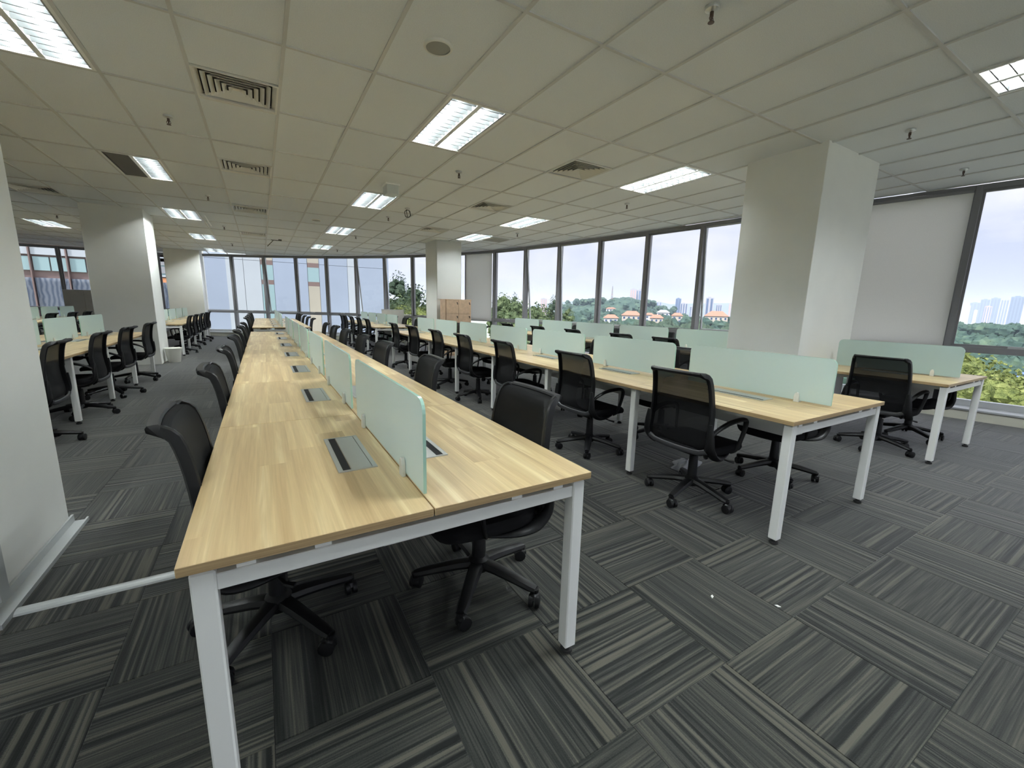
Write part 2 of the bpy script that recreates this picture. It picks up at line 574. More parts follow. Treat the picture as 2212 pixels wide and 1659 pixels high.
# ------------------------------------------------------------------ the room
# joints of the glazed wall, going away from the camera and curving round
FAC = [(8.95, -4.3), (8.82, -3.05), (8.70, -1.8), (8.55, -0.55), (8.38, 0.70), (8.18, 1.92), (7.95, 3.15), (7.76, 4.35), (7.60, 5.52), (7.42, 6.75),
       (7.20, 8.03), (6.93, 9.31), (6.62, 10.5), (6.25, 11.68), (5.80, 12.75), (5.25, 13.75), (4.62, 14.70), (3.90, 15.65), (3.08, 16.5),
       (2.18, 17.3), (1.22, 18.05), (0.20, 18.75), (-0.85, 19.40), (-1.90, 20.0)]
XL, YB, YT = -8.0, -4.3, 20.7
ROOM = [(XL, YB)] + FAC + [(-2.0, YT), (XL, YT)]
FSEG = list(zip(FAC[:-1], FAC[1:])) + [((-1.9, 20.0), (-2.0, YT)), ((-2.0, YT), (XL, YT)), ((XL, YT), (XL, YB)), ((XL, YB), (8.95, YB))]


def near_segs(cx, cy_, r=2.2):
    res = []
    for a, b in FSEG:
        ax, ay = a
        bx, by = b
        L = math.hypot(bx - ax, by - ay)
        s = max(0, min(1, ((cx - ax) * (bx - ax) + (cy_ - ay) * (by - ay)) / L / L))
        if math.hypot(ax + s * (bx - ax) - cx, ay + s * (by - ay) - cy_) < r:
            res.append((a, b))
    return res


def inside(cx, cy_):
    if not (XL < cx < 9 and YB < cy_ < YT):
        return False
    best, keep = 1e9, True
    for (ax, ay), (bx, by) in FSEG:
        L2 = (bx - ax) ** 2 + (by - ay) ** 2
        q = max(0, min(1, ((cx - ax) * (bx - ax) + (cy_ - ay) * (by - ay)) / L2))
        d = math.hypot(ax + q * (bx - ax) - cx, ay + q * (by - ay) - cy_)
        if d < best:
            best = d
            keep = (bx - ax) * (cy_ - ay) - (by - ay) * (cx - ax) >= 0
    return keep


def slab_mesh(z0, z1):
    return MB().prism(ROOM, z0, z1)


floor = slab_mesh(-0.30, -0.006).build('floor', 'slab')
tag(floor, 'grey striped carpet tile floor laid quarter turned', None, None, 'structure')

# --- carpet tiles, half a metre square, quarter turned
TS = 0.5
cells = []
i0 = math.floor((XL - 1.44) / TS)
for i in range(i0, 16):
    for j in range(-11, 42):
        x, y = 1.44 + TS * i, 0.26 + TS * j
        cx, cy_ = x + TS / 2, y + TS / 2
        if -4.4 < cy_ < 20.9:
            sg = near_segs(cx, cy_, 0.8)
            poly = [(x, y), (x + TS, y), (x + TS, y + TS), (x, y + TS)]
            full = True
            if sg:
                pl = clip_poly(poly, sg)
                full = len(pl) == 4 and abs(sum(pl[k][0] * pl[(k + 1) % 4][1] - pl[(k + 1) % 4][0] * pl[k][1] for k in range(4)) / 2 - TS * TS) < 1e-6
                poly = pl
            if poly and (sg or inside(cx, cy_)) and len(poly) >= 3:
                cells.append((math.hypot(cx, cy_), i, j, cx, cy_, poly, full))
cells.sort()


def tile_mesh(seed):
    rr = random.Random(seed)
    g, ch, th = TS / 2 - 0.0010, 0.0010, 0.006
    mb = MB()
    mb.v = [(sx * g, sy * g, -th) for sx, sy in ((-1, -1), (1, -1), (1, 1), (-1, 1))]
    mb.v += [(sx * g, sy * g, -ch) for sx, sy in ((-1, -1), (1, -1), (1, 1), (-1, 1))]
    mb.v += [(sx * (g - ch), sy * (g - ch), 0) for sx, sy in ((-1, -1), (1, -1), (1, 1), (-1, 1))]
    mb.face((8, 9, 10, 11))
    for k in range(4):
        k2 = (k + 1) % 4
        mb.face((k, k2, 4 + k2, 4 + k))
        mb.face((4 + k, 4 + k2, 8 + k2, 8 + k))
    me = mb.mesh('carpet_tile', 'carpet')
    uvl = me.uv_layers.new(name='UVMap')
    ou, ov = rr.uniform(0, 60), rr.uniform(0, 60)
    for lp in me.loops:
        co = me.vertices[lp.vertex_index].co
        uvl.data[lp.index].uv = (co.x + ou, co.y + ov)
    return me


TILES = [tile_mesh(100 + k) for k in range(28)]
n_tile, rest = 0, []
for d, i, j, cx, cy_, poly, full in cells:
    if full and n_tile < 296 and d < 9.6 and in_view((cx, cy_, 0), 120) and not (cx < -1.3 and cy_ < 3.2):
        o = link('carpet_tile', TILES[(i * 7 + j * 13 + (i * j) % 5) % 28], floor, (cx, cy_, 0), (PI / 2 if (i + j) % 2 == 0 else 0) + (PI if (i * 3 + j) % 4 < 2 else 0))
        n_tile += 1
    else:
        rest.append((i, j, cx, cy_, poly))
me = bpy.data.meshes.new('carpet_tiles')
vv, ff, uvs = [], [], []
for i, j, cx, cy_, poly in rest:
    b = len(vv)
    rr = random.Random(i * 131 + j)
    ou, ov = rr.uniform(0, 60), rr.uniform(0, 60)
    q = [(cx + (px - cx) * 0.996, cy_ + (py - cy_) * 0.996) for px, py in poly]
    n = len(q)
    vv += [(px, py, 0.0) for px, py in q] + [(px, py, -0.006) for px, py in q]
    ff.append(tuple(b + k for k in range(n)))
    for k in range(n):
        ff.append((b + n + k, b + n + (k + 1) % n, b + (k + 1) % n, b + k))
    for px, py in q * 2:
        a, c = px - cx, py - cy_
        uvs.append((c + ou, a + ov) if (i + j) % 2 == 0 else (a + ou, c + ov))
me.from_pydata(vv, [], ff)
me.materials.append(M['carpet'])
uvl = me.uv_layers.new(name='UVMap')
for lp in me.loops:
    uvl.data[lp.index].uv = uvs[lp.vertex_index]
tag(link('carpet_tiles', me, floor), None, None, None, 'stuff')

# --- ceiling: slab, lay-in tiles, exposed grid
ceiling = slab_mesh(HC + 0.16, HC + 0.40).build('ceiling', 'concrete')
tag(ceiling, 'suspended ceiling of off white mineral tiles in an exposed grid', None, None, 'structure')
GX, GY0, TX, TY = 0.26, 3.56, 0.6, 1.172


def cell_xy(ix, k):
    return GX + TX * ix, GY0 + TY * k


# lamps: column index of the grid, row index;  vents: column, centre y
LAMPS = [(ix, k) for ix in (2,) for k in (-6, -3, 0, 3, 6, 9)] + [(-3, k) for k in (-3, 0, 3, 6, 9, 12)] + [(7, k) for k in (-6, -3, 0, 3, 5)] + [(-8, k) for k in (0, 3, 6, 9)]
VENTS = [(-1, 4.50), (-1, 6.88), (-1, 9.82), (-1, 13.2), (5, 4.46), (5, 6.86), (5, 9.62), (5, 14.3), (-6, 10.2)]
VS = 0.585
lampset = set(LAMPS)
tcells = []
for ix in range(-14, 16):
    for k in range(-7, 15):
        x, y = cell_xy(ix, k)
        if (ix, k) in lampset:
            continue
        pieces = [(x, x + TX, y, y + TY)]
        for vx, vy in VENTS:
            if vx == ix:
                nw = []
                for (a, b, c, d) in pieces:
                    lo, hi = vy - VS / 2 - 0.008, vy + VS / 2 + 0.008
                    if hi <= c or lo >= d:
                        nw.append((a, b, c, d))
                    else:
                        if lo > c + 0.05:
                            nw.append((a, b, c, lo))
                        if hi < d - 0.05:
                            nw.append((a, b, hi, d))
                pieces = nw
        for (a, b, c, d) in pieces:
            cx, cy_ = (a + b) / 2, (c + d) / 2
            g = 0.005
            poly = [(a + g, c + g), (b - g, c + g), (b - g, d - g), (a + g, d - g)]
            sg = near_segs(cx, cy_, 1.6)
            full = abs((d - c) - TY) < 1e-6
            if sg:
                p2 = clip_poly(poly, sg)
                if len(p2) != 4 or max(abs(p2[q][0] - poly[q][0]) + abs(p2[q][1] - poly[q][1]) for q in range(4)) > 1e-6:
                    full = False
                poly = p2
            if len(poly) >= 3 and (sg or inside(cx, cy_)):
                tcells.append((math.hypot(cx, cy_), cx, cy_, poly, full))
tcells.sort()
g = 0.005
full_tile = MB().box(-TX / 2 + g, TX / 2 - g, -TY / 2 + g, TY / 2 - g, 0, 0.014).mesh('ceiling_tile', 'ceiling_tile')
zt = HC + 0.010
n_ct, mb = 0, MB()
for d, cx, cy_, poly, full in tcells:
    if n_ct < 285 and in_view((cx, cy_, HC), 200) and not (cx < -1.4 and cy_ < 3.5):
        if full:
            link('ceiling_tile', full_tile, ceiling, (cx, cy_, zt))
        else:
            MB().prism([(px - cx, py - cy_) for px, py in poly], 0, 0.014).build('ceiling_tile', 'ceiling_tile', ceiling, (cx, cy_, zt))
        n_ct += 1
    else:
        mb.prism(poly, zt, zt + 0.014)
tag(mb.build('ceiling_tiles', 'ceiling_tile', ceiling), None, None, None, 'stuff')


def span_inside(fixed, along):
    """extent of the room along a grid line"""
    lo = hi = None
    s = -8.0 if along == 'x' else -4.3
    while s < 21:
        p = (s, fixed) if along == 'x' else (fixed, s)
        if inside(*p):
            lo = s if lo is None else lo
            hi = s
        s += 0.05
    return lo, hi


for ix in range(-13, 16):
    x = GX + TX * ix
    lo, hi = span_inside(x, 'y')
    if lo is not None and hi - lo > 0.3:
        MB().box(-0.012, 0.012, lo, hi, 0, 0.012).build('grid_bar', 'ceiling_grid', ceiling, (x, 0, HC))
for k in range(-6, 15):
    y = GY0 + TY * k
    lo, hi = span_inside(y, 'x')
    if lo is not None and hi - lo > 0.3:
        MB().box(lo, hi, -0.012, 0.012, 0, 0.0115).build('grid_bar', 'ceiling_grid', ceiling, (0, y, HC + 0.0003))


def struct_box(name, x0, x1, y0, y1, z0, z1, m_, label, bevel=0.0):
    cx, cy_ = (x0 + x1) / 2, (y0 + y1) / 2
    o = MB().box(x0 - cx, x1 - cx, y0 - cy_, y1 - cy_, z0, z1).build(name, m_, None, (cx, cy_, 0), bevel=bevel)
    return tag(o, label, None, None, 'structure')


struct_box('wall_left', XL - 0.2, XL, YB, YT, -0.3, HC + 0.4, 'wall_paint', 'white side wall far behind the partition')
struct_box('wall_back', XL - 0.2, -1.2, YB - 0.2, YB, -0.3, HC + 0.4, 'wall_paint', 'white wall beyond the partition')
struct_box('column', 5.0, 6.2, 2.31, 3.14, 0, HC + 0.14, 'wall_paint', 'wide white square column standing between bench and windows', 0.004)
struct_box('column', 4.10, 4.82, 10.95, 11.80, 0, HC + 0.14, 'wall_paint', 'white column with the wooden lockers in front of it', 0.004)
struct_box('column', -2.76, -1.85, 11.05, 11.95, 0, HC + 0.14, 'wall_paint', 'white column beside the waste bin', 0.004)
struct_box('column', -2.76, -1.76, 18.9, 20.3, 0, HC + 0.14, 'wall_paint', 'white column at the end of the far glazed wall', 0.004)
struct_box('column', -1.96, -1.07, 2.52, 3.29, 0, HC + 0.14, 'wall_paint', 'white wall end close to the camera with grey channel at its foot', 0.004)
struct_box('wall_partition', -1.30, -1.12, YB, 2.46, 0, HC + 0.14, 'wall_paint', 'white partition running behind the camera')
# grey channel at the foot of the partition and its upright cover strip
o = MB().plate([(0, 0), (0.075, 0), (0.075, 0.022), (0.066, 0.022), (0.058, 0.008), (0.012, 0.008), (0.012, 0.05), (0, 0.05)], 'y', -3.31, -2.30).build('trim_1', 'grey_trim', None, (-1.066, 0, 0))
tag(o, 'grey metal floor channel along the foot of the partition', None, None, 'structure')
o = MB().box(-0.05, 0.048, -0.05, 0.03, 0.05, HC).build('trim_2', 'grey_trim', None, (-1.08, 2.475, 0), bevel=0.004)
tag(o, 'grey upright cover strip on the partition', None, None, 'structure')
# low cover strip crossing the carpet to the bench
arc = [(0.032 * math.cos(a), 0.016 * math.sin(a)) for a in [PI * k / 6 for k in range(7)]]
o = MB().plate([(y, z) for y, z in arc], 'x', -0.99, 0.25).build('cable_cover', 'grey_trim', None, (0, 2.41, 0.0))
tag(o, 'grey half round cable cover crossing the carpet to the front bench', 'cable cover')

# --- glazed wall, one bay after another
OPEN = {7: 5.0, 10: 3.5, 11: 6.0, 16: 4.0, 17: 7.0, 20: 4.0, 22: 3.0}
H0, HT0, HT1, HH = 0.15, 0.87, 0.95, 2.965


def window_bay(n, A, B, label, opened=0.0, kerb=True, lower_board=False):
    u = Vector((B[0] - A[0], B[1] - A[1], 0))
    L = u.length
    rz = math.atan2(u.y, u.x)
    root = tag(link('window_%d' % n, None, None, (A[0], A[1], 0), rz), label, None, None, 'structure')
    MB().box(-0.034, 0.034, -0.12, 0.055, 0.02, HC).build('mullion', ['frame_grey'], root, bevel=0.004)
    MB().box(0.034, L - 0.034, -0.09, 0.05, HH, HC).build('head_frame', 'frame_grey', root)
    MB().box(0.034, L - 0.034, -0.06, 0.045, HT0, HT1).build('transom', 'frame_grey', root, bevel=0.004)
    MB().box(0.034, L - 0.034, -0.06, 0.03, H0, H0 + 0.08).build('bottom_rail', 'frame_light', root)
    if kerb:
        MB().box(0.0, L, 0.02, 0.30, 0.0, 0.125).build('kerb', 'cream_kerb', root)
        MB().box(0.0, L, -0.06, 0.325, 0.125, H0).build('ledge', 'frame_light', root, bevel=0.004)
    MB().box(0.03, L - 0.03, -0.016, -0.008, H0 + 0.075, HT0 + 0.005).build('lower_pane', 'glass', root)
    x0, x1 = 0.036, L - 0.036
    hgt = HH - HT1
    s = MB()
    fr = 0.028
    s.box(x0, x0 + fr, -0.02, 0.02, -hgt, 0).box(x1 - fr, x1, -0.02, 0.02, -hgt, 0)
    s.box(x0 + fr, x1 - fr, -0.02, 0.02, -fr, 0).box(x0 + fr, x1 - fr, -0.02, 0.02, -hgt, -hgt + fr)
    sash = s.build('sash', 'frame_light' if opened else 'frame_grey', root, (0, -0.01, HH))
    MB().box(x0 + fr * 0.8, x1 - fr * 0.8, -0.004, 0.004, -hgt + fr * 0.8, -fr * 0.8).build('pane', 'glass', sash)
    if opened:
        sash.rotation_euler = (-math.radians(opened), 0, 0)
        MB().tube([(x0 + 0.01, 0.02, -hgt * 0.82), (x0 + 0.01, 0.055 + 0.012 * opened, -hgt * 0.70)], 0.008, 6).build('stay', 'aluminium', sash)
    else:
        MB().box(L / 2 - 0.07, L / 2 + 0.07, 0.0, 0.04, 0, 0.028).build('latch', 'frame_light', root, (0, 0.0, HT1 - 0.002))
    return root


for n in range(len(FAC) - 1):
    window_bay(n + 1, FAC[n], FAC[n + 1], 'grey framed glazed bay number %d along the curved window wall, %s' % (n + 1, 'upper sash pushed out' if (n in OPEN) else 'upper sash shut'), OPEN.get(n, 0.0))
# straight glazed run beyond the columns at the far end of the aisle
LB = [(-1.95, YT), (-3.2, YT), (-4.6, YT), (-5.85, YT), (-7.1, YT), (-8.0, YT)]
for n in range(len(LB) - 1):
    window_bay(40 + n, LB[n], LB[n + 1], 'dark framed glazed bay number %d of the straight far wall behind the white columns' % (n + 1), 4.0 if n == 3 else 0.0)


# the glazing goes on round the corner behind the camera
for n in range(8):
    window_bay(50 + n, (-1.15 + n * 1.2625, YB), (-1.15 + (n + 1) * 1.2625, YB), 'grey framed glazed bay number %d of the wall behind the camera' % (n + 1))


def roller_blind(A, B, label):
    u = Vector((B[0] - A[0], B[1] - A[1], 0))
    L = u.length
    root = thing('roller_blind', label, 'blind', (A[0], A[1], 0), math.atan2(u.y, u.x), 'grey roller blinds')
    MB().box(0.04, L - 0.04, 0.075, 0.079, 0.90, HH - 0.02).build('fabric', 'blind_fabric', root)
    MB().tube([(0.04, 0.09, HH - 0.01), (L - 0.04, 0.09, HH - 0.01)], 0.022, 10).build('roller', 'frame_grey', root)
    MB().box(0.04, L - 0.04, 0.067, 0.087, 0.885, 0.905).build('bottom_bar', 'frame_light', root)


roller_blind(FAC[5], FAC[6], 'grey roller blind fully down next to the clear window by the wide column')
roller_blind(FAC[6], FAC[7], 'grey roller blind fully down right behind the wide column')
roller_blind(FAC[13], FAC[14], 'grey roller blind fully down beside the wooden lockers')

# --- board, low screens
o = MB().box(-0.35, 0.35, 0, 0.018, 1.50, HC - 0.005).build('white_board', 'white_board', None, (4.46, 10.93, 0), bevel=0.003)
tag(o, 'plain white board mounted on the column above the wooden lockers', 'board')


def low_board(A, B, h, label):
    u = Vector((B[0] - A[0], B[1] - A[1], 0))
    L = u.length
    r = thing('low_screen_panel', label, 'partition', (A[0], A[1], 0), math.atan2(u.y, u.x))
    MB().box(0.0, L / 2 - 0.004, 0, 0.045, 0.03, h - 0.02).build('panel', 'grey_board', r)
    MB().box(L / 2 + 0.004, L, 0, 0.045, 0.03, h - 0.02).build('panel', 'grey_board', r)
    MB().box(-0.01, L + 0.01, -0.004, 0.049, h - 0.02, h).build('top_rail', 'frame_light', r)
    for fx in (0.02, L - 0.08):
        MB().box(fx, fx + 0.06, -0.05, 0.10, 0, 0.03).build('foot', 'frame_light', r)
    return r


low_board((4.30, 14.72), (3.72, 15.40), 1.15, 'low pale grey screen panel standing before the window in front of the trees')
low_board((-4.72, 20.25), (-5.75, 20.25), 1.57, 'grey screen panel standing under the far window beyond the white column')

# ------------------------------------------------------------------ benches
TOP, TH = 0.75, 0.025
leg_me = MB().box(-0.025, 0.025, -0.025, 0.025, 0.032, 0.718).mesh('leg', 'white_metal', bevel=0.004)
glide_me = MB().lathe([(0.020, 0.0), (0.024, 0.004), (0.024, 0.014), (0.012, 0.02), (0.012, 0.034)], 12).mesh('glide', 'black_rubber', smooth=True)
pb_frame = MB().box(-0.066, 0.066, -0.205, -0.196, 0, 0.004).box(-0.066, 0.066, 0.196, 0.205, 0, 0.004).box(-0.066, -0.050, -0.196, 0.196, 0, 0.004).box(0.050, 0.066, -0.196, 0.196, 0, 0.004).mesh('power_box', 'aluminium')
pb_lid = MB().box(-0.022, 0.048, -0.194, 0.194, 0, 0.0035).mesh('lid', 'aluminium')
pb_slot = MB().box(-0.050, -0.024, -0.196, 0.196, 0.0002, 0.0022).mesh('cable_slot', 'black_brush')


def bench(x0, x1, y0, n, pitch, label, near_detail=True):
    xs = (x0 + x1) / 2
    root = thing('bench_desk', label, 'desk', (xs, y0, 0))
    hw = (x1 - x0) / 2
    gap = 0.002
    for k in range(n):
        for s in (-1, 1):
            a, b = (-hw, -gap) if s < 0 else (gap, hw)
            c, d = k * pitch + (0.0 if k == 0 else 0.0006), (k + 1) * pitch - (0.0 if k == n - 1 else 0.0006)
            cx, cy_ = (a + b) / 2, (c + d) / 2
            mb = MB()
            mb.box(a - cx, b - cx, c - cy_, d - cy_, TOP - TH, TOP)
            mb.fm = [1, 0, 1, 1, 1, 1]
            mb.build('tabletop', ['oak', 'oak_edge'], root, (cx, cy_, 0), bevel=0.0015)
            pbx = link('power_box', pb_frame, root, (s * 0.135, cy_, TOP), 0 if s < 0 else PI)
            link('lid', pb_lid, pbx)
            link('cable_slot', pb_slot, pbx)
    for k in range(n + 1):
        end = k in (0, n)
        yy = 0.035 if k == 0 else (n * pitch - 0.035 if k == n else k * pitch)
        for s in (-1, 1):
            lx = s * (hw - (0.045 if end else 0.065))
            lg = link('leg', leg_me, root, (lx, yy, 0))
            link('glide', glide_me, lg)
        ins = (0.070 if end else 0.090)
        MB().box(-hw + ins, hw - ins, -0.018, 0.018, 0.662, 0.704).build('crossbar', 'white_metal', root, (0, yy, 0), bevel=0.002)
        if end:
            for s in (-1, 1):
                for q in (0.13, 0.30):
                    MB().box(-0.02, 0.02, -0.012, 0.012, 0.704, 0.725).build('spacer', 'white_metal', root, (s * (hw - q), yy, 0))
    for s in (-1, 1):
        MB().box(-0.015, 0.015, 0.06, n * pitch - 0.06, 0.684, 0.718).build('side_rail', 'white_metal', root, (s * (hw - 0.12), 0, 0))
    MB().plate([(-0.09, 0.10), (-0.087, 0.10), (-0.087, 0.003), (0.087, 0.003), (0.087, 0.10), (0.09, 0.10), (0.09, 0), (-0.09, 0)], 'y', -(n * pitch - 0.25), -0.25).build('cable_tray', 'white_metal', root, (0, 0, 0.52))
    for k in range(n):
        for q in (0.3, pitch - 0.3):
            MB().box(-0.004, 0.004, -0.015, 0.015, 0.61, 0.70).build('tray_hanger', 'white_metal', root, (0.086, k * pitch + q, 0))
    return root


def rounded_panel(L, h, r=0.045):
    pts = [(-L / 2, 0), (L / 2, 0)]
    for k in range(6):
        a = PI / 2 * k / 5
        pts.append((L / 2 - r + r * math.cos(a), h - r + r * math.sin(a)))
    for k in range(6):
        a = PI / 2 + PI / 2 * k / 5
        pts.append((-L / 2 + r + r * math.cos(a), h - r + r * math.sin(a)))
    return pts


def divider_meshes(L):
    mb = MB()
    mb.plate(rounded_panel(L, 0.295), 'x', -0.005, 0.005)
    nf = len(mb.f)
    mb.fm = [0, 0] + [1] * (nf - 2)
    gl_ = mb.mesh('glass', ['frosted', 'glass_edge'], bevel=0.0)
    return gl_


GLASS = {}
_pf = [(-0.017, 0), (0.017, 0), (0.0155, 0.045), (0.011, 0.060), (0.004, 0.066), (-0.004, 0.066), (-0.011, 0.060), (-0.0155, 0.045)]
clip_me = MB().plate(_pf, 'x', 0.0055, 0.020).plate(_pf, 'x', -0.020, -0.0055).mesh('clip', 'clip_plastic', bevel=0.0025)


def divider(x, yc, L, label, group):
    key = round(L, 3)
    if key not in GLASS:
        GLASS[key] = divider_meshes(L)
    r = thing('desk_divider', label, 'divider', (x, yc, TOP), 0, group)
    link('glass', GLASS[key], r, (0, 0, 0.012))
    for s in (-1, 1):
        link('clip', clip_me, r, (0, s * L * 0.31, 0))
    return r


# x from, x to, near end, desks, desk length, bench words
BENCH = {
    'front': (-0.205, 0.985, 1.075, 7, 1.2, 'the long front bench'),
    'front_far': (-0.205, 0.985, 11.0, 5, 1.2, 'the bench past the front bench'),
    'middle': (2.445, 3.645, 1.10, 7, 1.19, 'the middle bench'),
    'middle_far': (2.44, 3.64, 10.95, 4, 1.2, 'the bench past the middle bench'),
    'window_near': (5.14, 6.30, 1.14, 1, 1.16, 'the short window desk'),
    'window': (5.13, 6.31, 3.28, 5, 1.26, 'the window bench by the column'),
    'aisle': (-2.90, -1.69, 3.62, 5, 1.2, 'the bench behind the partition'),
    'far_side': (-5.52, -4.32, 13.2, 4, 1.2, 'the bench under the far windows'),
    'aisle_far': (-2.83, -1.63, 12.55, 5, 1.2, 'the bench behind the waste bin'),
}
BLABEL = {
    'front': 'long pale oak double bench with white legs, closest to the camera',
    'front_far': 'pale oak double bench lying just past the end of the long front bench',
    'middle': 'long pale oak double bench between the front bench and the wide column',
    'middle_far': 'pale oak double bench past the middle bench, ending at the curved windows',
    'window_near': 'short pale oak two seat desk with white legs before the wide column',
    'window': 'pale oak double bench along the clear windows behind the wide column',
    'aisle': 'pale oak double bench half hidden by the white partition end',
    'far_side': 'pale oak double bench deep under the straight far windows',
    'aisle_far': 'pale oak double bench starting behind the white waste bin',
}
for k, (x0, x1, y0, n, pitch, wd) in BENCH.items():
    bench(x0, x1, y0, n, pitch, BLABEL[k])
for k, (x0, x1, y0, n, pitch, wd) in BENCH.items():
    for q in range(n):
        L = 1.04 if pitch < 1.25 else 1.10
        if n == 1:
            L = 1.02
        where = 'only one' if n == 1 else ('last' if q == n - 1 else ORD[q])
        lab = 'frosted green glass divider with clips, %s on %s' % (where, wd)
        divider((x0 + x1) / 2, y0 + pitch * (q + 0.5), L, lab, 'glass dividers on ' + wd)

# ------------------------------------------------------------------ chairs
prof = [(-0.140, 0.400), (-0.190, 0.388), (-0.222, 0.412), (-0.232, 0.48), (-0.217, 0.58), (-0.211, 0.68), (-0.219, 0.77), (-0.232, 0.85), (-0.246, 0.905), (-0.268, 0.930), (-0.302, 0.937)]
half = [0.175, 0.205, 0.226, 0.236, 0.236, 0.232, 0.226, 0.220, 0.214, 0.206, 0.184]


def smooth_path(pts, k=4):
    pts = [Vector(p) for p in pts]
    res = []
    for i in range(len(pts) - 1):
        p0, p1, p2, p3 = pts[max(i - 1, 0)], pts[i], pts[i + 1], pts[min(i + 2, len(pts) - 1)]
        for q in range(k):
            u = q / k
            res.append(0.5 * ((2 * p1) + (p2 - p0) * u + (2 * p0 - 5 * p1 + 4 * p2 - p3) * u * u + (3 * p1 - p0 - 3 * p2 + p3) * u ** 3))
    res.append(pts[-1])
    return res


def smooth_list(v, k=4):
    res = []
    for i in range(len(v) - 1):
        res += [v[i] + (v[i + 1] - v[i]) * q / k for q in range(k)]
    return res + [v[-1]]


def lerp_list(lst, s):
    s = max(0, min(len(lst) - 1.0001, s * (len(lst) - 1)))
    i = int(s)
    f = s - i
    a, b = lst[i], lst[i + 1]
    if isinstance(a, tuple):
        return tuple(p + (q - p) * f for p, q in zip(a, b))
    return a + (b - a) * f


def back_pt(s, w_, push=0.0):
    x, z = lerp_list(prof, s)
    hw = lerp_list(half, s)
    return Vector((x + 0.022 * w_ * w_ * (1 - 0.4 * s) + push, w_ * hw, z))


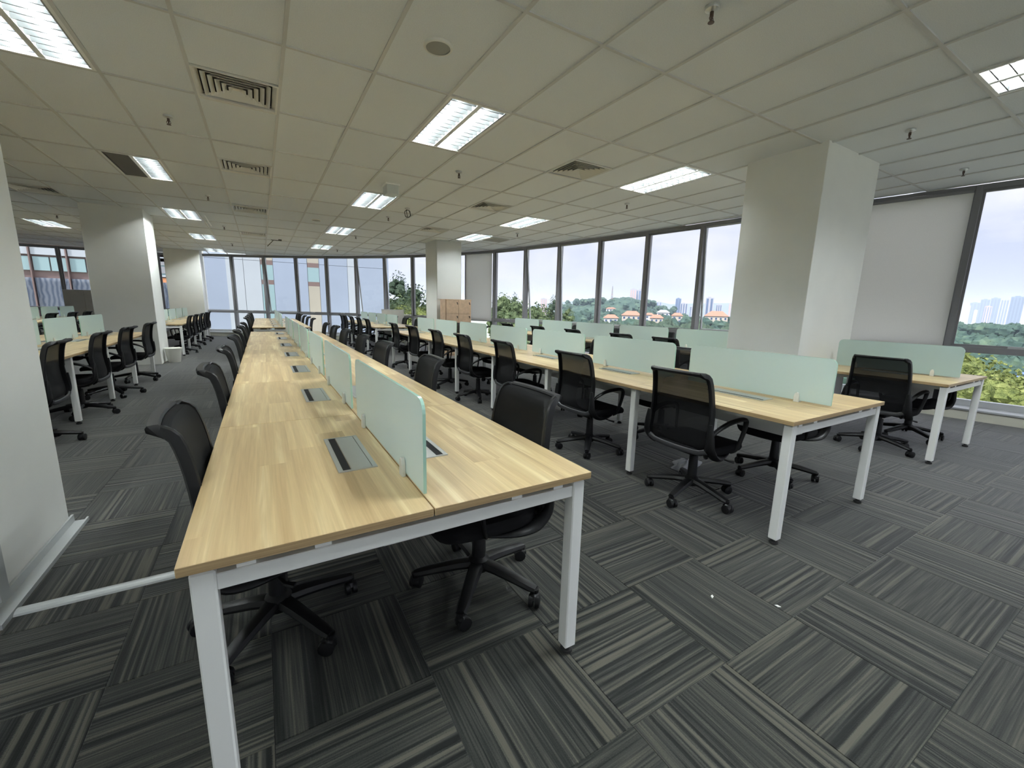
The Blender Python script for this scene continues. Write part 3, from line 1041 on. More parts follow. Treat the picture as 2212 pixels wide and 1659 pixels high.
def make_chair():
    root = thing('office_chair', 'tmp', 'chair')
    for k in range(5):
        mb = MB()
        path = [(0.02, 0, 0.118), (0.10, 0, 0.112), (0.20, 0, 0.096), (0.275, 0, 0.082), (0.305, 0, 0.078)]
        mb.tube(path, [0.036, 0.033, 0.029, 0.026, 0.021], 8, True, 0.72)
        mb.tube([(0.300, 0, 0.082), (0.300, 0, 0.058)], [0.019, 0.016], 8)
        lg = mb.build('leg', 'black_plastic', root, (0, 0, 0), 2 * PI * k / 5, smooth=True)
        c = MB()
        for s in (-1, 1):
            c.lathe([(0.022, -0.011), (0.0295, -0.009), (0.0305, 0.0), (0.0295, 0.009), (0.022, 0.011)], 12)
            c.move(Matrix.Translation((0.012, s * 0.0150, 0.0305)) @ Matrix.Rotation(PI / 2, 4, 'X'), len(c.v) - 60)
        c.tube([(-0.022, 0, 0.034), (-0.012, 0, 0.052), (0.004, 0, 0.058), (0.022, 0, 0.052), (0.032, 0, 0.040)], [0.007, 0.019, 0.023, 0.019, 0.009], 8, True, 0.5)
        c.build('caster', 'black_plastic', lg, (0.300, 0, 0), [0.6, 2.2, -0.9, 3.4, 1.4][k], smooth=True)
    MB().lathe([(0.044, 0.082), (0.052, 0.10), (0.050, 0.140), (0.034, 0.155), (0.030, 0.30), (0.028, 0.305)], 14).build('hub', 'black_plastic', root, smooth=True)
    MB().lathe([(0.017, 0.30), (0.017, 0.35)], 10).build('gas_lift', 'dark_rim', root, smooth=True)
    mb = MB().box(-0.11, 0.10, -0.075, 0.075, 0.335, 0.385)
    mech = mb.build('tilt_mechanism', 'black_plastic', root, bevel=0.012)
    MB().tube([(0.0, -0.07, 0.355), (0.0, -0.20, 0.348), (0.02, -0.245, 0.338), (0.05, -0.262, 0.330)], [0.006, 0.006, 0.010, 0.014], 8, True, 0.6).build('lever', 'black_plastic', mech, smooth=True)

    def seat_fn(u, v_):
        # closed super-ellipse rings, from the underside rim over the top
        th = 2 * PI * u
        ring = [(0.0, 0.430), (0.80, 0.428), (0.97, 0.438), (1.0, 0.458), (0.985, 0.478), (0.93, 0.490), (0.6, 0.492), (0.0, 0.486)]
        r, z = ring[min(int(round(v_ * 7)), 7)]
        ct, st = math.cos(th), math.sin(th)
        e = 0.55
        x = 0.025 + 0.245 * r * math.copysign(abs(ct) ** e, ct)
        y = 0.248 * r * math.copysign(abs(st) ** e, st)
        dz = -0.030 * max(0, (x - 0.14) / 0.13) ** 2 - (0.010 if z > 0.47 else 0) * (1 - (y / 0.25) ** 2) * (1 - r * r)
        return (x, y, z + dz - 0.048)

    MB().grid(seat_fn, 32, 8, True).build('seat', 'black_fabric', root, smooth=True, fix=True)
    # backrest: woven sheet in a frame that rolls over at the top
    nu, nv = 19, 9
    mb = MB().grid(lambda a, b_: back_pt(a, (b_ * 2 - 1) * 1.0, 0.012), nu, nv)
    mb.build('backrest_mesh', 'chair_mesh', root, smooth=True)
    path = [back_pt(a / 16, -1) for a in range(17)] + [back_pt(1, -1 + 2 * b_ / 6) + Vector((0, 0, 0)) for b_ in range(1, 6)] + [back_pt(a / 16, 1) for a in reversed(range(17))] + [back_pt(0, 1 - 2 * b_ / 6) for b_ in range(1, 6)]
    path.append(path[0])
    fm = MB()
    cen = Vector((-0.235, 0, 0.68))
    sec = [(-0.010, -0.020), (0.004, -0.022), (0.012, -0.016), (0.013, 0.0), (0.012, 0.012), (0.004, 0.017), (-0.010, 0.014)]
    for i, p_ in enumerate(path):
        d = (path[(i + 1) % (len(path) - 1)] - path[i - 1 if i else -2]).normalized()
        nrm = d.cross(Vector((0, 0, 1)) if abs(d.y) > 0.8 else Vector((0, 1, 0)))
        if nrm.length < 1e-4:
            nrm = Vector((1, 0, 0))
        nrm.normalize()
        if nrm.x < 0:
            nrm = -nrm
        o2 = d.cross(nrm).normalized()
        if o2.dot(p_ - cen) < 0:
            o2 = -o2
        fm.v += [tuple(p_ + o2 * a_ + nrm * b_) for a_, b_ in sec]
    ns = len(sec)
    for i in range(len(path) - 1):
        for q in range(ns):
            q2 = (q + 1) % ns
            fm.face((i * ns + q, i * ns + q2, (i + 1) * ns + q2, (i + 1) * ns + q))
    fm.build('backrest_frame', 'black_plastic', root, smooth=True, fix=True)
    mb = MB().grid(lambda a, b_: back_pt(0.90 + 0.10 * a, (b_ * 2 - 1) * 0.97, -0.008), 4, 9)
    mb.grid(lambda a, b_: back_pt(0.90 + 0.10 * a, (b_ * 2 - 1) * 0.97, 0.008), 4, 9)
    mb.build('head_roll', 'black_fabric', root, smooth=True)
    rim = MB().tube([back_pt(0.235, -1, -0.012) + Vector((0, -0.004, 0))] + [back_pt(0.22 - 0.05 * (1 - (w_ / 6) ** 2), w_ / 6, -0.012) for w_ in range(-5, 6)] + [back_pt(0.235, 1, -0.012)], 0.012, 8, True, 1.6)
    rim.build('back_rim', 'dark_rim', root, smooth=True)
    for s in (-1, 1):
        MB().tube(smooth_path([(0.06, s * 0.200, 0.378), (-0.06, s * 0.235, 0.370), (-0.15, s * 0.252, 0.388), (-0.210, s * 0.256, 0.45), (-0.220, s * 0.253, 0.54), (-0.222, s * 0.246, 0.62)]),
                  smooth_list([0.022, 0.028, 0.034, 0.032, 0.026, 0.014]), 10, True, 0.55).build('back_support', 'black_plastic', root, smooth=True)
        MB().tube(smooth_path([(-0.210, s * 0.250, 0.545), (-0.155, s * 0.268, 0.590), (-0.07, s * 0.280, 0.622), (0.04, s * 0.282, 0.632), (0.105, s * 0.278, 0.622), (0.128, s * 0.272, 0.585), (0.118, s * 0.262, 0.50), (0.095, s * 0.245, 0.41), (0.075, s * 0.215, 0.384)]),
                  smooth_list([0.014, 0.018, 0.021, 0.022, 0.019, 0.016, 0.014, 0.014, 0.014]), 8, True, 0.7).build('armrest', 'black_plastic', root, smooth=True)
    return root


PROTO = make_chair()
for o in [PROTO] + list(PROTO.children_recursive):
    KIDS[o.name] = list(o.children)
_used = [False]


def put_chair(x, y, face, label, group):
    """face 1: sits looking towards +x, -1: towards -x"""
    rr = random.Random(int(x * 100) * 31 + int(y * 100))
    o = PROTO if not _used[0] else copy_tree(PROTO)
    _used[0] = True
    o.location = (x, y, 0)
    o.rotation_euler = (0, 0, (0 if face > 0 else PI) + rr.uniform(-0.06, 0.06))
    o['label'] = label
    o['group'] = group
    spin = rr.uniform(0, 2 * PI / 5)
    for ch in o.children:
        if ch.name.startswith('leg'):
            ch.rotation_euler[2] += spin
            for ca in ch.children:
                ca.rotation_euler[2] += rr.uniform(-3, 3)
    return o


CHAIRS = [
    ('front', 1, -0.025, [1.80, 3.00, 4.22, 5.60, 6.62, 7.75, 8.95], 'aisle side'),
    ('front', -1, 0.815, [1.64, 3.00, 4.38, 5.45, 6.70, 7.75, 8.95], 'window side'),
    ('middle', 1, 2.625, [1.80, 2.93, 4.22, 5.36, 6.42, 7.68, 8.92], 'aisle side'),
    ('middle', -1, 3.57, [1.72, 2.88, 4.08, 5.30, 6.45, 7.65, 8.85], 'window side'),
    ('window_near', 1, 5.32, [1.62], 'inner side'),
    ('window_near', -1, 6.14, [1.62], 'window side'),
    ('window', 1, 5.285, [4.12, 5.02, 6.25, 7.45, 8.75], 'inner side'),
    ('window', -1, 6.155, [4.0, 5.25, 6.5, 7.7, 8.9], 'window side'),
    ('aisle', -1, -1.84, [5.25, 6.48, 7.65, 8.95], 'aisle side'),
    ('aisle', 1, -2.745, [5.4, 6.62, 7.80, 9.0], 'inner side'),
    ('aisle_far', -1, -1.78, [13.1, 14.3, 15.5, 16.7, 17.7], 'aisle side'),
    ('aisle_far', 1, -2.68, [13.15, 14.4], 'inner side'),
    ('front_far', 1, -0.055, [11.7, 12.75, 14.0, 15.2, 16.4], 'aisle side'),
    ('front_far', -1, 0.835, [11.6, 12.8, 14.0, 15.3, 16.4], 'window side'),
    ('middle_far', 1, 2.60, [11.45, 12.6, 13.7, 14.8, 15.5], 'aisle side'),
    ('middle_far', -1, 3.50, [11.5, 12.7, 13.9], 'window side'),
    ('far_side', -1, -4.47, [14.0, 15.3, 16.4, 17.4], 'aisle side'),
]
for key, face, x, ys, side in CHAIRS:
    wd = BENCH[key][5]
    for q, y in enumerate(ys):
        nth = 'only one' if len(ys) == 1 else ('last' if q == len(ys) - 1 else ORD[q])
        put_chair(x, y, face, 'black mesh chair, %s on the %s of %s' % (nth, side, wd), 'chairs on the %s of %s' % (side, wd))

# ------------------------------------------------------------------ ceiling fittings
frame_me = MB()
a, b, w2, l2 = TX / 2 - 0.012, TY / 2 - 0.012, 0.022, 0.022
frame_me.box(-a, -a + w2, -b, b, 0, 0.010).box(a - w2, a, -b, b, 0, 0.010).box(-a + w2, a - w2, -b, -b + l2, 0, 0.010).box(-a + w2, a - w2, b - l2, b, 0, 0.010)
frame_me = frame_me.mesh('frame', 'white_metal')
hx, hy = a - w2, b - l2
hs = MB()
hs.box(-hx - 0.004, hx + 0.004, -hy - 0.004, hy + 0.004, 0.092, 0.10)
hs.box(-hx - 0.004, -hx, -hy, hy, 0.010, 0.092).box(hx, hx + 0.004, -hy, hy, 0.010, 0.092)
hs.box(-hx, hx, -hy - 0.004, -hy, 0.010, 0.092).box(-hx, hx, hy, hy + 0.004, 0.010, 0.092)
housing_me = hs.mesh('housing', 'reflector')
tube_me = MB().tube([(0, -hy + 0.03, 0), (0, hy - 0.03, 0)], 0.013, 10).mesh('tube', 'tube', smooth=True)
spine_me = MB().plate([(-0.020, 0.004), (0.020, 0.004), (0.007, 0.060), (-0.007, 0.060)], 'y', -hy, hy).mesh('louver_spine', 'reflector')
lw_ = hx / 1.0
blade_me = MB().plate([(-0.004, 0.006), (0.004, 0.006), (0.0015, 0.050), (-0.0015, 0.050)], 'x', -(hx - 0.026) / 2, (hx - 0.026) / 2).mesh('louver_blade', 'louver')
side_me = MB().plate([(0.0, 0.006), (0.014, 0.006), (0.002, 0.060), (0.0, 0.060)], 'y', -hy, hy).mesh('louver_side', 'louver_pale')
NB = 12


def troffer(ix, k, label, half_lit=False):
    x, y = cell_xy(ix, k)
    r = thing('ceiling_light', label, 'light', (x + TX / 2, y + TY / 2, HC), 0, 'recessed louvred ceiling lights')
    link('frame', frame_me, r)
    link('housing', housing_me, r)
    lanes = (1,) if half_lit else (-1, 1)
    for s in lanes:
        link('tube', tube_me, r, (s * hx / 2, 0, 0.070))
        for q in range(NB):
            yy = -hy + 2 * hy * (q + 0.5) / NB
            link('louver_blade', blade_me, r, (s * (hx / 2 + 0.003), yy, 0))
    link('louver_spine', spine_me, r)
    link('louver_side', side_me, r, (-hx, 0, 0))
    link('louver_side', side_me, r, (hx, 0, 0), PI)
    if half_lit:
        MB().box(-hx, -0.012, -hy, hy, 0.006, 0.012).build('unlit_lane_plate', 'dark_panel', r)  # dark plate colours the lane as unlit
    return r


rown = {2: 'row between front and middle benches', -3: 'row along the aisle', 7: 'row over the window bench', -8: 'row beyond the aisle columns'}
for ix, k in LAMPS:
    near = [kk for (i2, kk) in LAMPS if i2 == ix]
    near.sort()
    vis = [kk for kk in near if kk > -4] if ix != 2 else [kk for kk in near if kk > -1]
    if ix == -3:
        vis = [kk for kk in near if kk > -1]
    if k in vis:
        pos = ORD[vis.index(k)]
    else:
        pos = None
    lab = 'bright recessed louvred light, %s in the %s' % (pos, rown[ix])
    if pos is None:
        lab = 'unseen recessed louvred light behind the camera, %s in the %s' % (ORD[near.index(k)], rown[ix])  # unseen lights, included for the light they give the room
    half_lit = (ix, k) == (-3, 3)
    if half_lit:
        lab = 'recessed louvred ceiling light with one half dark in the row along the aisle'
    troffer(ix, k, lab, half_lit)

ring_me = []
for q in range(6):
    o_, z_ = VS / 2 - 0.012 - q * 0.044, 0.0
    i_ = o_ - 0.028
    mb = MB()
    zo, zi = 0.002, 0.027
    P = [(-1, -1), (1, -1), (1, 1), (-1, 1)]
    mb.v = [(sx * o_, sy * o_, zo) for sx, sy in P] + [(sx * i_, sy * i_, zi) for sx, sy in P] + [(sx * (o_ - 0.003), sy * (o_ - 0.003), zo - 0.001) for sx, sy in P] + [(sx * (i_ - 0.003), sy * (i_ - 0.003), zi - 0.001) for sx, sy in P]
    for e in range(4):
        e2 = (e + 1) % 4
        mb.face((e, e2, 4 + e2, 4 + e))
        mb.face((8 + e, 12 + e, 12 + e2, 8 + e2))
        mb.face((e, 8 + e, 8 + e2, e2))
        mb.face((4 + e, 4 + e2, 12 + e2, 12 + e))
    ring_me.append(mb.mesh('louver_ring', 'vent_white'))
h_ = VS / 2
vf = MB().box(-h_, h_, -h_, -h_ + 0.014, -0.003, 0.012).box(-h_, h_, h_ - 0.014, h_, -0.003, 0.012).box(-h_, -h_ + 0.014, -h_ + 0.014, h_ - 0.014, -0.003, 0.012).box(h_ - 0.014, h_, -h_ + 0.014, h_ - 0.014, -0.003, 0.012).mesh('frame', 'vent_white')
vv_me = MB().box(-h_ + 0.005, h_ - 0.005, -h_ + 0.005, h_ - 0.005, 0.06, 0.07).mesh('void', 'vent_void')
vc_me = MB().box(-0.03, 0.03, -0.03, 0.03, 0.020, 0.030).mesh('core', 'vent_white')
vcount = {}
vrow = {-1: 'over the front bench', 5: 'over the middle bench', -6: 'beyond the aisle'}
for vx, vy in VENTS:
    q = vcount.get(vx, 0)
    vcount[vx] = q + 1
    tot = len([1 for a_, _ in VENTS if a_ == vx])
    lab = 'square four way air diffuser in the ceiling, %s' % ('alone ' + vrow[vx] if tot == 1 else ORD[q] + ' of the run ' + vrow[vx])
    r = thing('air_diffuser', lab, 'vent', (GX + TX * vx + TX / 2, vy, HC + 0.002), 0, 'square air diffusers')
    link('frame', vf, r)
    link('void', vv_me, r)
    link('core', vc_me, r)
    for rm in ring_me:
        link('louver_ring', rm, r)
# flat grey access grille beside the last window lamp
r = thing('access_panel', 'flat grey square panel flush in the ceiling near the lockers', 'panel', (5.33, 9.95, HC), 0)
MB().box(-0.28, 0.28, -0.28, 0.28, -0.006, 0.0).build('plate', 'speaker_mesh', r)
MB().box(-0.295, 0.295, -0.295, -0.28, -0.008, 0.0).box(-0.295, 0.295, 0.28, 0.295, -0.008, 0.0).box(-0.295, -0.28, -0.28, 0.28, -0.008, 0).box(0.28, 0.295, -0.28, 0.28, -0.008, 0).build('frame', 'ceiling_grid', r)

# round flush speakers
for sx, sy, lab in ((1.15, 3.0, 'round flush ceiling speaker close above the front bench'), (1.13, 10.1, 'small looking round ceiling speaker far past the front bench')):
    r = thing('ceiling_speaker', lab, 'speaker', (sx, sy, HC), 0, 'flush ceiling speakers')
    MB().lathe([(0.098, 0.012), (0.098, 0.002), (0.094, -0.004), (0.082, -0.006), (0.080, 0.0), (0.080, 0.010)], 32).build('rim', 'vent_white', r, smooth=True)
    MB().lathe([(0.0801, 0.004), (0.0801, -0.003), (0.05, -0.004), (0.001, -0.0045)], 32).build('grille', 'speaker_mesh', r, smooth=True)

SPR = [(2.34, 1.79, 'over the gap before the middle bench'), (-0.63, 5.43, 'between the first diffusers and the aisle lights'), (-0.63, 8.95, 'over the aisle near the third diffuser'), (5.32, 1.79, 'over the short window desk'),
       (7.18, 1.85, 'close to the blind of the clear window'), (2.33, 5.37, 'past the second light between the benches'), (2.30, 8.80, 'beside the small grey ceiling box lamp'), (5.27, 5.30, 'before the open windows over the window bench'),
       (-3.59, 12.98, 'beyond the aisle column'), (-0.61, 12.28, 'far along the aisle'), (2.22, 11.72, 'far over the gap between benches'), (5.3, 8.8, 'over the far end of the window bench'), (-0.62, 15.8, 'nearest the far glazed wall on the aisle'), (2.25, 15.0, 'nearest the far curve of windows')]
sp0 = None
for sx, sy, wh in SPR:
    lab = 'dark sprinkler head hanging from the ceiling ' + wh
    if sp0 is None:
        r = thing('sprinkler', lab, 'sprinkler', (sx, sy, HC), 0, 'ceiling sprinklers')
        MB().lathe([(0.040, 0.0105), (0.040, 0.0), (0.038, -0.006), (0.018, -0.014), (0.012, -0.016)], 16).build('escutcheon', 'aluminium', r, smooth=True)
        MB().lathe([(0.011, -0.014), (0.011, -0.040), (0.007, -0.042), (0.005, -0.062)], 10).build('nozzle', 'sprinkler_metal', r, smooth=True)
        MB().tube([(0.010, 0, -0.036), (0.017, 0, -0.052), (0.004, 0, -0.068)], 0.0028, 6).tube([(-0.010, 0, -0.036), (-0.017, 0, -0.052), (-0.004, 0, -0.068)], 0.0028, 6).build('yoke', 'sprinkler_metal', r)
        MB().lathe([(0.004, -0.062), (0.018, -0.068), (0.018, -0.071), (0.004, -0.072)], 14).build('deflector', 'sprinkler_metal', r)
        sp0 = r
        for o in [r] + list(r.children):
            KIDS[o.name] = list(o.children)
    else:
        r = copy_tree(sp0)
        r.location = (sx, sy, HC)
        r['label'] = lab

r = thing('ceiling_box', 'small pale grey metal box hanging under the ceiling by a light', 'box', (1.76, 6.55, HC))
MB().box(-0.085, 0.085, -0.11, 0.11, -0.125, -0.004).build('body', 'box_metal', r, bevel=0.004)
MB().box(-0.10, 0.10, -0.125, 0.125, -0.004, 0.0105).build('mounting_plate', 'white_metal', r)
r = thing('cable_coil', 'thin black cable coil hanging from the ceiling', 'cable', (2.40, 7.85, HC))
loop = [(0.055 * math.sin(2 * PI * q / 20), 0.02 * math.cos(q), -0.085 - 0.06 * math.cos(2 * PI * q / 20)) for q in range(30)]
MB().tube([(0.0, 0.0, 0.0), (-0.02, 0.0, -0.02)] + loop, 0.006, 6).build('cable', 'black_plastic', r, smooth=True)
MB().lathe([(0.045, 0.0105), (0.045, -0.008), (0.02, -0.012)], 16).build('outlet_plate', 'ceiling_grid', r)
r = thing('ceiling_bracket', 'thin dark bracket sticking down from the ceiling far over the front bench', 'bracket', (0.53, 13.86, HC))
MB().box(-0.16, 0.10, -0.01, 0.01, -0.03, -0.012).build('arm', 'dark_panel', r)
MB().tube([(-0.10, 0, -0.02), (-0.26, 0, -0.20)], 0.010, 6).build('rod', 'dark_panel', r)
MB().box(0.02, 0.10, -0.04, 0.04, -0.012, 0.0105).build('base_plate', 'dark_panel', r)
r = thing('ceiling_rod', 'thin pale rod lying under the ceiling beside the aisle lamps', 'rod', (-0.86, 11.6, HC - 0.012))
MB().tube([(0, -0.7, 0), (0.0, 0.7, 0)], 0.012, 6).build('rod_bar', 'white_metal', r)
MB().box(-0.01, 0.01, -0.5, -0.48, 0.0, 0.012).box(-0.01, 0.01, 0.48, 0.5, 0.0, 0.012).build('bracket', 'white_metal', r)

# ------------------------------------------------------------------ lockers, bin, litter
r = thing('locker_cabinet', 'light wood locker cabinet with black locks in front of a column', 'cabinet', (4.53, 10.66, 0))
MB().box(-0.37, 0.37, -0.18, 0.19, 0.0, 0.04).box(-0.37, -0.352, -0.18, 0.19, 0.04, 1.48).box(0.352, 0.37, -0.18, 0.19, 0.04, 1.48).box(-0.352, 0.352, 0.172, 0.19, 0.04, 1.48).build('body', 'locker_wood', r)
MB().box(-0.375, 0.375, -0.195, 0.192, 1.48, 1.50).build('top', 'locker_wood', r)
for c in (-1, 1):
    for q in range(4):
        z0, z1 = 0.045 + q * 0.359, 0.045 + (q + 1) * 0.359 - 0.006
        d = MB().box(-0.173, 0.173, -0.009, 0.009, z0, z1).build('door', 'locker_wood', r, (c * 0.1765, -0.187, 0), bevel=0.002)
        MB().lathe([(0.014, 0), (0.014, 0.012), (0.009, 0.016)], 10).move(Matrix.Rotation(PI / 2, 4, 'X')).build('lock', 'lock_black', d, (0.135, -0.009, z1 - 0.06))
        MB().box(-0.012, 0.012, -0.004, 0, -0.035, 0.0).build('key', 'lock_black', d, (0.142, -0.016, z1 - 0.075))

r = thing('waste_bin', 'white round waste bin standing at the foot of the column', 'bin', (-1.685, 11.36, 0))
MB().lathe([(0.105, 0.0), (0.110, 0.01), (0.150, 0.30), (0.145, 0.30), (0.106, 0.02), (0.01, 0.015)], 28).build('body', 'bin_plastic', r, smooth=True)
MB().lathe([(0.148, 0.285), (0.156, 0.290), (0.156, 0.305), (0.149, 0.308), (0.145, 0.302)], 28).build('rim', 'bin_plastic', r, smooth=True)
rr = random.Random(5)


def bag_fn(u, v_):
    th = 2 * PI * u
    rad = math.sin(PI * min(max(v_, 0.02), 0.98)) ** 0.6
    k = 1 + 0.28 * math.sin(3 * th + 4 * v_) + 0.18 * math.sin(7 * th - 9 * v_)
    return (0.13 * rad * k * math.cos(th), 0.075 * rad * k * math.sin(th), 0.045 + 0.045 * -math.cos(PI * v_) * (1 + 0.2 * math.sin(5 * th)))


o = MB().grid(bag_fn, 36, 12, True).build('plastic_wrap', 'film', None, (2.98, 2.10, 0.012))
tag(o, 'crumpled clear plastic wrap on the carpet under the middle bench', 'plastic wrap')
for px, py, rz, wd in ((1.74, 1.02, 0.4, 'scrap of white paper lint on the carpet, the one towards the front bench'), (1.95, 0.83, 1.9, 'scrap of white paper lint on the carpet, the one towards the camera')):
    o = MB().prism([(-0.012, -0.003), (0.004, -0.006), (0.013, 0.002), (0.001, 0.006)], 0.0005, 0.004).build('paper_scrap', 'paper', None, (px, py, 0), rz)
    tag(o, wd, 'paper scrap', 'paper scraps')
# two spare glass dividers leaning on the low grey screen panel
for q, (dx, lab) in enumerate(((0.0, 'loose green glass divider propped against the low grey screen panel, in front'), (0.05, 'loose green glass divider propped against the low grey screen panel, behind'))):
    mb = MB().plate(rounded_panel(0.55, 0.95, 0.04), 'x', -0.006, 0.006)
    mb.fm = [0, 0] + [1] * (len(mb.f) - 2)
    o = mb.build('glass_sheet', ['frosted', 'glass_edge'], None, (3.78 + dx * 0.8, 15.10 + dx, 0.0))
    o.rotation_euler = (0, math.radians(4), math.radians(40))
    tag(o, lab, 'glass sheet', 'spare glass dividers')

# ------------------------------------------------------------------ outside: the opposite wing
wing = thing('office_wing', 'opposite office wing clad in smooth pale blue panels with beige window strips', 'building', (0, 30, 0))
GZ = -22.0
MB().box(-2.9, 7.75, 0.06, 3.0, GZ, 14).build('wall', 'wing_grey', wing)
for (a, b, m_) in ((-2.9, -1.6, 'wing_panel'), (-1.6, -0.75, 'wing_panel_pale'), (-0.73, 0.12, 'wing_panel_pale'), (0.80, 2.66, 'wing_panel'), (3.36, 5.05, 'wing_panel'), (5.07, 5.55, 'wing_panel_pale'), (5.57, 7.75, 'wing_panel')):  # pale widths put reflections on the blue wall into the panel colour
    for z0, z1 in ((GZ, -4.5), (-4.48, 3.70), (3.72, 14.0)):
        MB().box(a, b, 0.0, 0.06, z0, z1).build('panel', m_, wing)
for a, b in ((0.14, 0.78), (2.68, 3.34)):
    for z0, z1, m_ in ((GZ, -4.3, 'wing_beige'), (-4.3, -1.1, 'wing_beige'), (-0.65, 2.35, 'wing_beige' if a > 1 else 'wing_teal'), (2.35, 2.62, 'wing_brown'), (2.62, 3.5, 'wing_teal'), (3.5, 3.78, 'wing_brown'), (3.78, 6.4, 'wing_beige'), (6.4, 14.0, 'wing_beige'), (-1.1, -0.65, 'wing_brown')):
        MB().box(a, b, 0.02, 0.06, z0, z1).build('strip_panel', m_, wing)
wing2 = thing('office_block', 'brown framed office block with curtains and teal panes beyond the far straight windows', 'building', (0, 31, 0))
MB().box(-18, -3.0, 0.3, 3.0, GZ, 14).build('wall', 'wing_brown', wing2)
for k in range(9):
    xa = -15.2 + k * 1.35
    if xa > -5.2:
        continue
    f = MB().box(xa, xa + 1.25, 0.18, 0.3, -0.9, 2.25).build('window', 'curtain', wing2)
    MB().box(xa - 0.02, xa + 1.27, 0.12, 0.14, -0.9, 2.25).build('pane', 'glass', f)
    for h in (0, 1):
        MB().box(xa + 0.02 + h * 0.64, xa + 0.60 + h * 0.64, 0.20, 0.3, 2.62, 3.30).build('teal_pane', 'wing_teal', wing2)
    MB().box(xa, xa + 1.25, 0.15, 0.3, 3.40, 3.75).build('white_band', 'wing_panel_pale', wing2)
    MB().box(xa - 0.08, xa - 0.03, 0.05, 0.3, -5, 6).build('post', 'wing_brown', wing2)
MB().box(-5.2, -4.0, 0.2, 0.3, 0.75, 2.50).build('orange_blind', 'wing_orange', wing2)
for z in (2.75, 3.2, 3.65):
    MB().box(-5.2, -4.0, 0.15, 0.3, z, z + 0.38).build('grey_band', 'wing_grey', wing2)
MB().box(-5.2, -4.0, 0.15, 0.3, 2.56, 2.66).build('white_sill', 'wing_panel_pale', wing2)

# ------------------------------------------------------------------ outside: land, trees, town
o = MB()
R_ = 5200
o.v = [(-R_, -R_, 0), (R_, -R_, 0), (R_, R_, 0), (-R_, R_, 0)]
o.face((0, 1, 2, 3))
o = o.build('ground', 'ground_far', None, (0, 0, GZ))
tag(o, 'low green land below the windows running out to the horizon', None, None, 'structure')


def blob(mb, c, r, rr, nu=9, nv=6, sq=0.85):
    ph = [rr.uniform(0, 6.28) for _ in range(4)]
    b = len(mb.v)
    for j in range(nv + 1):
        th = PI * j / nv
        for i in range(nu):
            al = 2 * PI * i / nu
            k = 1 + 0.16 * math.sin(3 * al + ph[0] + 2 * th) + 0.14 * math.sin(5 * th + ph[1] - 2 * al) + rr.uniform(-0.10, 0.10)
            mb.v.append((c[0] + r * k * math.sin(th) * math.cos(al), c[1] + r * k * math.sin(th) * math.sin(al), c[2] + r * k * sq * math.cos(th)))
    for j in range(nv):
        for i in range(nu):
            i2 = (i + 1) % nu
            mb.face((b + j * nu + i, b + (j + 1) * nu + i, b + (j + 1) * nu + i2, b + j * nu + i2))


def tree(x, y, top, rad, hgt, m_, label, seed, slim=1.0, nb=60):
    rr = random.Random(seed)
    r = thing('tree', label, 'tree', (x, y, GZ), 0, 'trees outside the windows')
    mb = MB()
    zc = top - GZ - hgt / 2
    for q in range(nb):
        while True:
            a, b_, c = rr.uniform(-1, 1), rr.uniform(-1, 1), rr.uniform(-1, 1)
            d = math.sqrt(a * a + b_ * b_ + c * c)
            if 0.45 < d < 0.95:
                break
        br = rad * rr.uniform(0.20, 0.36)
        taper = 1 - 0.35 * max(0, c)
        blob(mb, (a * rad * slim * taper, b_ * rad * slim * taper, zc + c * (hgt / 2 - br * 0.7)), br, rr)
    # loose leafy sprays that break the outline
    for q in range(nb * 34):
        a, b_, c = rr.gauss(0, 1), rr.gauss(0, 1), rr.gauss(0, 1)
        d = math.sqrt(a * a + b_ * b_ + c * c) or 1
        k = rr.uniform(0.80, 1.08)
        p0 = Vector((a / d * rad * slim * k, b_ / d * rad * slim * k, zc + c / d * hgt / 2 * k))
        s = rad * rr.uniform(0.03, 0.065)
        e1 = Vector((rr.uniform(-1, 1), rr.uniform(-1, 1), rr.uniform(-0.6, 0.6))).normalized() * s
        e2 = Vector((rr.uniform(-1, 1), rr.uniform(-1, 1), rr.uniform(-1, 1))).normalized() * s
        b0 = len(mb.v)
        mb.v += [tuple(p0 - e1), tuple(p0 + e2), tuple(p0 + e1), tuple(p0 - e2)]
        mb.face((b0, b0 + 1, b0 + 2, b0 + 3))
    tag(mb.build('crown', m_, r, smooth=True), None, None, None, None)
    MB().tube([(0, 0, 0), (0.1 * rad, 0, zc * 0.6), (0.0, 0.05 * rad, zc + hgt * 0.2)], [0.09 * rad + 0.12, 0.07 * rad + 0.09, 0.05], 8).build('trunk', 'bark', r, smooth=True)


